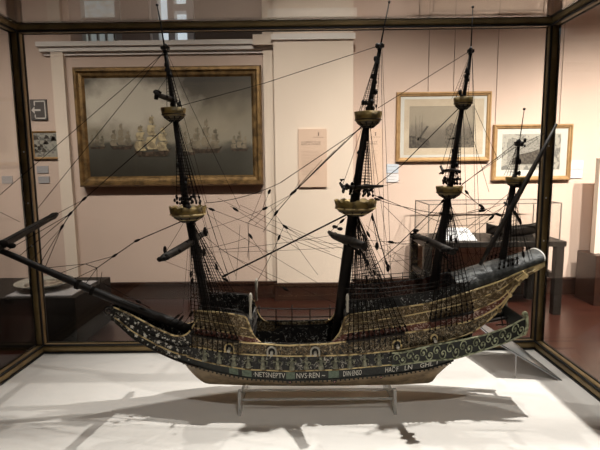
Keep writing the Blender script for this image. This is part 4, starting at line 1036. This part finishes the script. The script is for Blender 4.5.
# ------------------------------------------------------------------ clear stand under the keel
st = thing('acrylic_stand', (.03, YS, ZB), 'clear acrylic stand with two uprights under the keel of the galleon', 'stand')
zk_ = KEEL0[2]
for px in (240.5, 393.5):
    x = P(px, 395, 1.38)[0]
    w0 = 1.358; w1 = 2*YS-w0; top_ = zk_+.030
    m = MB(); m.prism([(w0-.012, ZB), (w0+.022, ZB), (w0+.055, zk_-.030), (w1-.055, zk_-.030), (w1-.022, ZB), (w1+.012, ZB), (w1-.0, top_), (w1-.014, top_), (YS+.035, zk_-.001), (YS-.035, zk_-.001), (w0+.014, top_), (w0, top_)], 0, x-.0045, x+.0045)
    m.build('upright', ACRYL, st)
xa, xb = P(240.5, 395, 1.38)[0]+.0045, P(393.5, 395, 1.38)[0]-.0045
for py, y in ((390, 1.41), (399, 1.375)):
    z = P(317, py, y)[2]; m = MB(); m.box(xa, xb, y-.002, y+.002, z-.0035, z+.0035); m.build('cross_bar', ACRYL, st)
# tilted caption board on the cloth at the right
A_ = G(562, 381, ZB); Bq = P(516, 343.5, 1.81); C_ = P(502, 344.5, 1.60)
D_ = C_+(Bq-A_)
BOARD = mat('grey_caption_board', (.16, .17, .17), .35); 
nrm = np.cross(Bq-A_, C_-A_); nrm = nrm/np.linalg.norm(nrm); nrm = nrm if nrm[2] > 0 else -nrm
A_[2] += .004
cb = thing('caption_board', (A_[0], A_[1], ZB), 'tilted grey caption board standing on the cloth at the right of the case', 'caption board')
m = MB(); m.slab([[A_, Bq], [C_, D_]], lambda p: p-nrm*.004); m.build('board', BOARD, cb)
m = MB(); m.slab([[A_-nrm*.005, Bq-nrm*.005], [C_-nrm*.005, D_-nrm*.005]], lambda p: p-nrm*.002); m.build('backing', CARD, cb)
e_ = MB(); 
for p_, q_ in ((A_*.25+C_*.75, .2), (Bq*.15+D_*.85, .2)):
    e_.tube([p_-nrm*.006, (p_[0]-.0, p_[1], ZB+.001)], .002, 6)
e_.tube([(Bq-nrm*.006)*.9+A_*.1, ((Bq*.9+A_*.1)[0], (Bq*.9+A_*.1)[1], ZB+.001)], .002, 6)
e_.build('support_rod', ACRYL, cb)

# ------------------------------------------------------------------ lights: gallery spotlights in the ceiling, plus added soft fill
def spot(loc, target, power, size=40, col=(1, .86, .70), rad=.04, blend=.6):
    l = bpy.data.lights.new('ceiling_spot', 'SPOT'); l.energy = power; l.color = col; l.spot_size = radians(size); l.spot_blend = blend; l.shadow_soft_size = rad
    o = bpy.data.objects.new('ceiling_spot', l); COL.objects.link(o); o.location = loc
    o.rotation_euler = (Vector(target)-Vector(loc)).to_track_quat('-Z', 'Y').to_euler(); return o
def area(loc, target, power, sx, sy, col=(1, .88, .75)):
    l = bpy.data.lights.new('soft_fill', 'AREA'); l.shape = 'RECTANGLE'; l.size = sx; l.size_y = sy; l.energy = power; l.color = col
    o = bpy.data.objects.new('soft_fill', l); COL.objects.link(o); o.location = loc
    o.rotation_euler = (Vector(target)-Vector(loc)).to_track_quat('-Z', 'Y').to_euler(); return o
WARM = (1, .92, .82); NEUT = (1, .98, .945)
# on the model
spot((1.15, 1.85, 4.4), (.42, 1.42, .8), 600, 44, NEUT, .02, 1)
spot((-.7, 2.3, 4.4), (.1, 1.4, .9), 130, 44, NEUT, .02)
spot((.5, 2.9, 4.4), (0, 1.3, .9), 150, 44, NEUT, .03)
spot((.6, -.5, 4.4), (.1, 1.45, 1.15), 120, 36, NEUT, .04)
# on the walls
for x, p in ((-3.6, 300), (-2.4, 230), (-1.2, 200), (.25, 560), (1.5, 830), (2.7, 1150), (3.7, 1700)):
    spot((x, 2.2, 4.45), (x, YB, .45 if x < 1 else -.3), p, 68, WARM, .06, 1)
area((-.5, 6.6, 4.5), (-.5, 7.6, 1), 4, 3, .5, (.95, .95, 1))  # added fill to brighten the upper wall, no known fixture
area((0, 1.2, 4.55), (0, 1.2, 0), 12, 5, 4, WARM)  # added ambient fill, standing in for light bounced off the ceiling
wd = bpy.data.worlds.new('world'); SC.world = wd; wd.use_nodes = True; wd.node_tree.nodes['Background'].inputs[0].default_value = (.05, .045, .04, 1); wd.node_tree.nodes['Background'].inputs[1].default_value = .3

vs_ = SC.view_settings; vs_.view_transform = 'Standard'; vs_.look = 'None'; vs_.gamma = 1; vs_.exposure = 0; vs_.use_curve_mapping = False
SC.cycles.transparent_max_bounces = 24; SC.cycles.max_bounces = 8; SC.cycles.caustics_reflective = False; SC.cycles.caustics_refractive = False
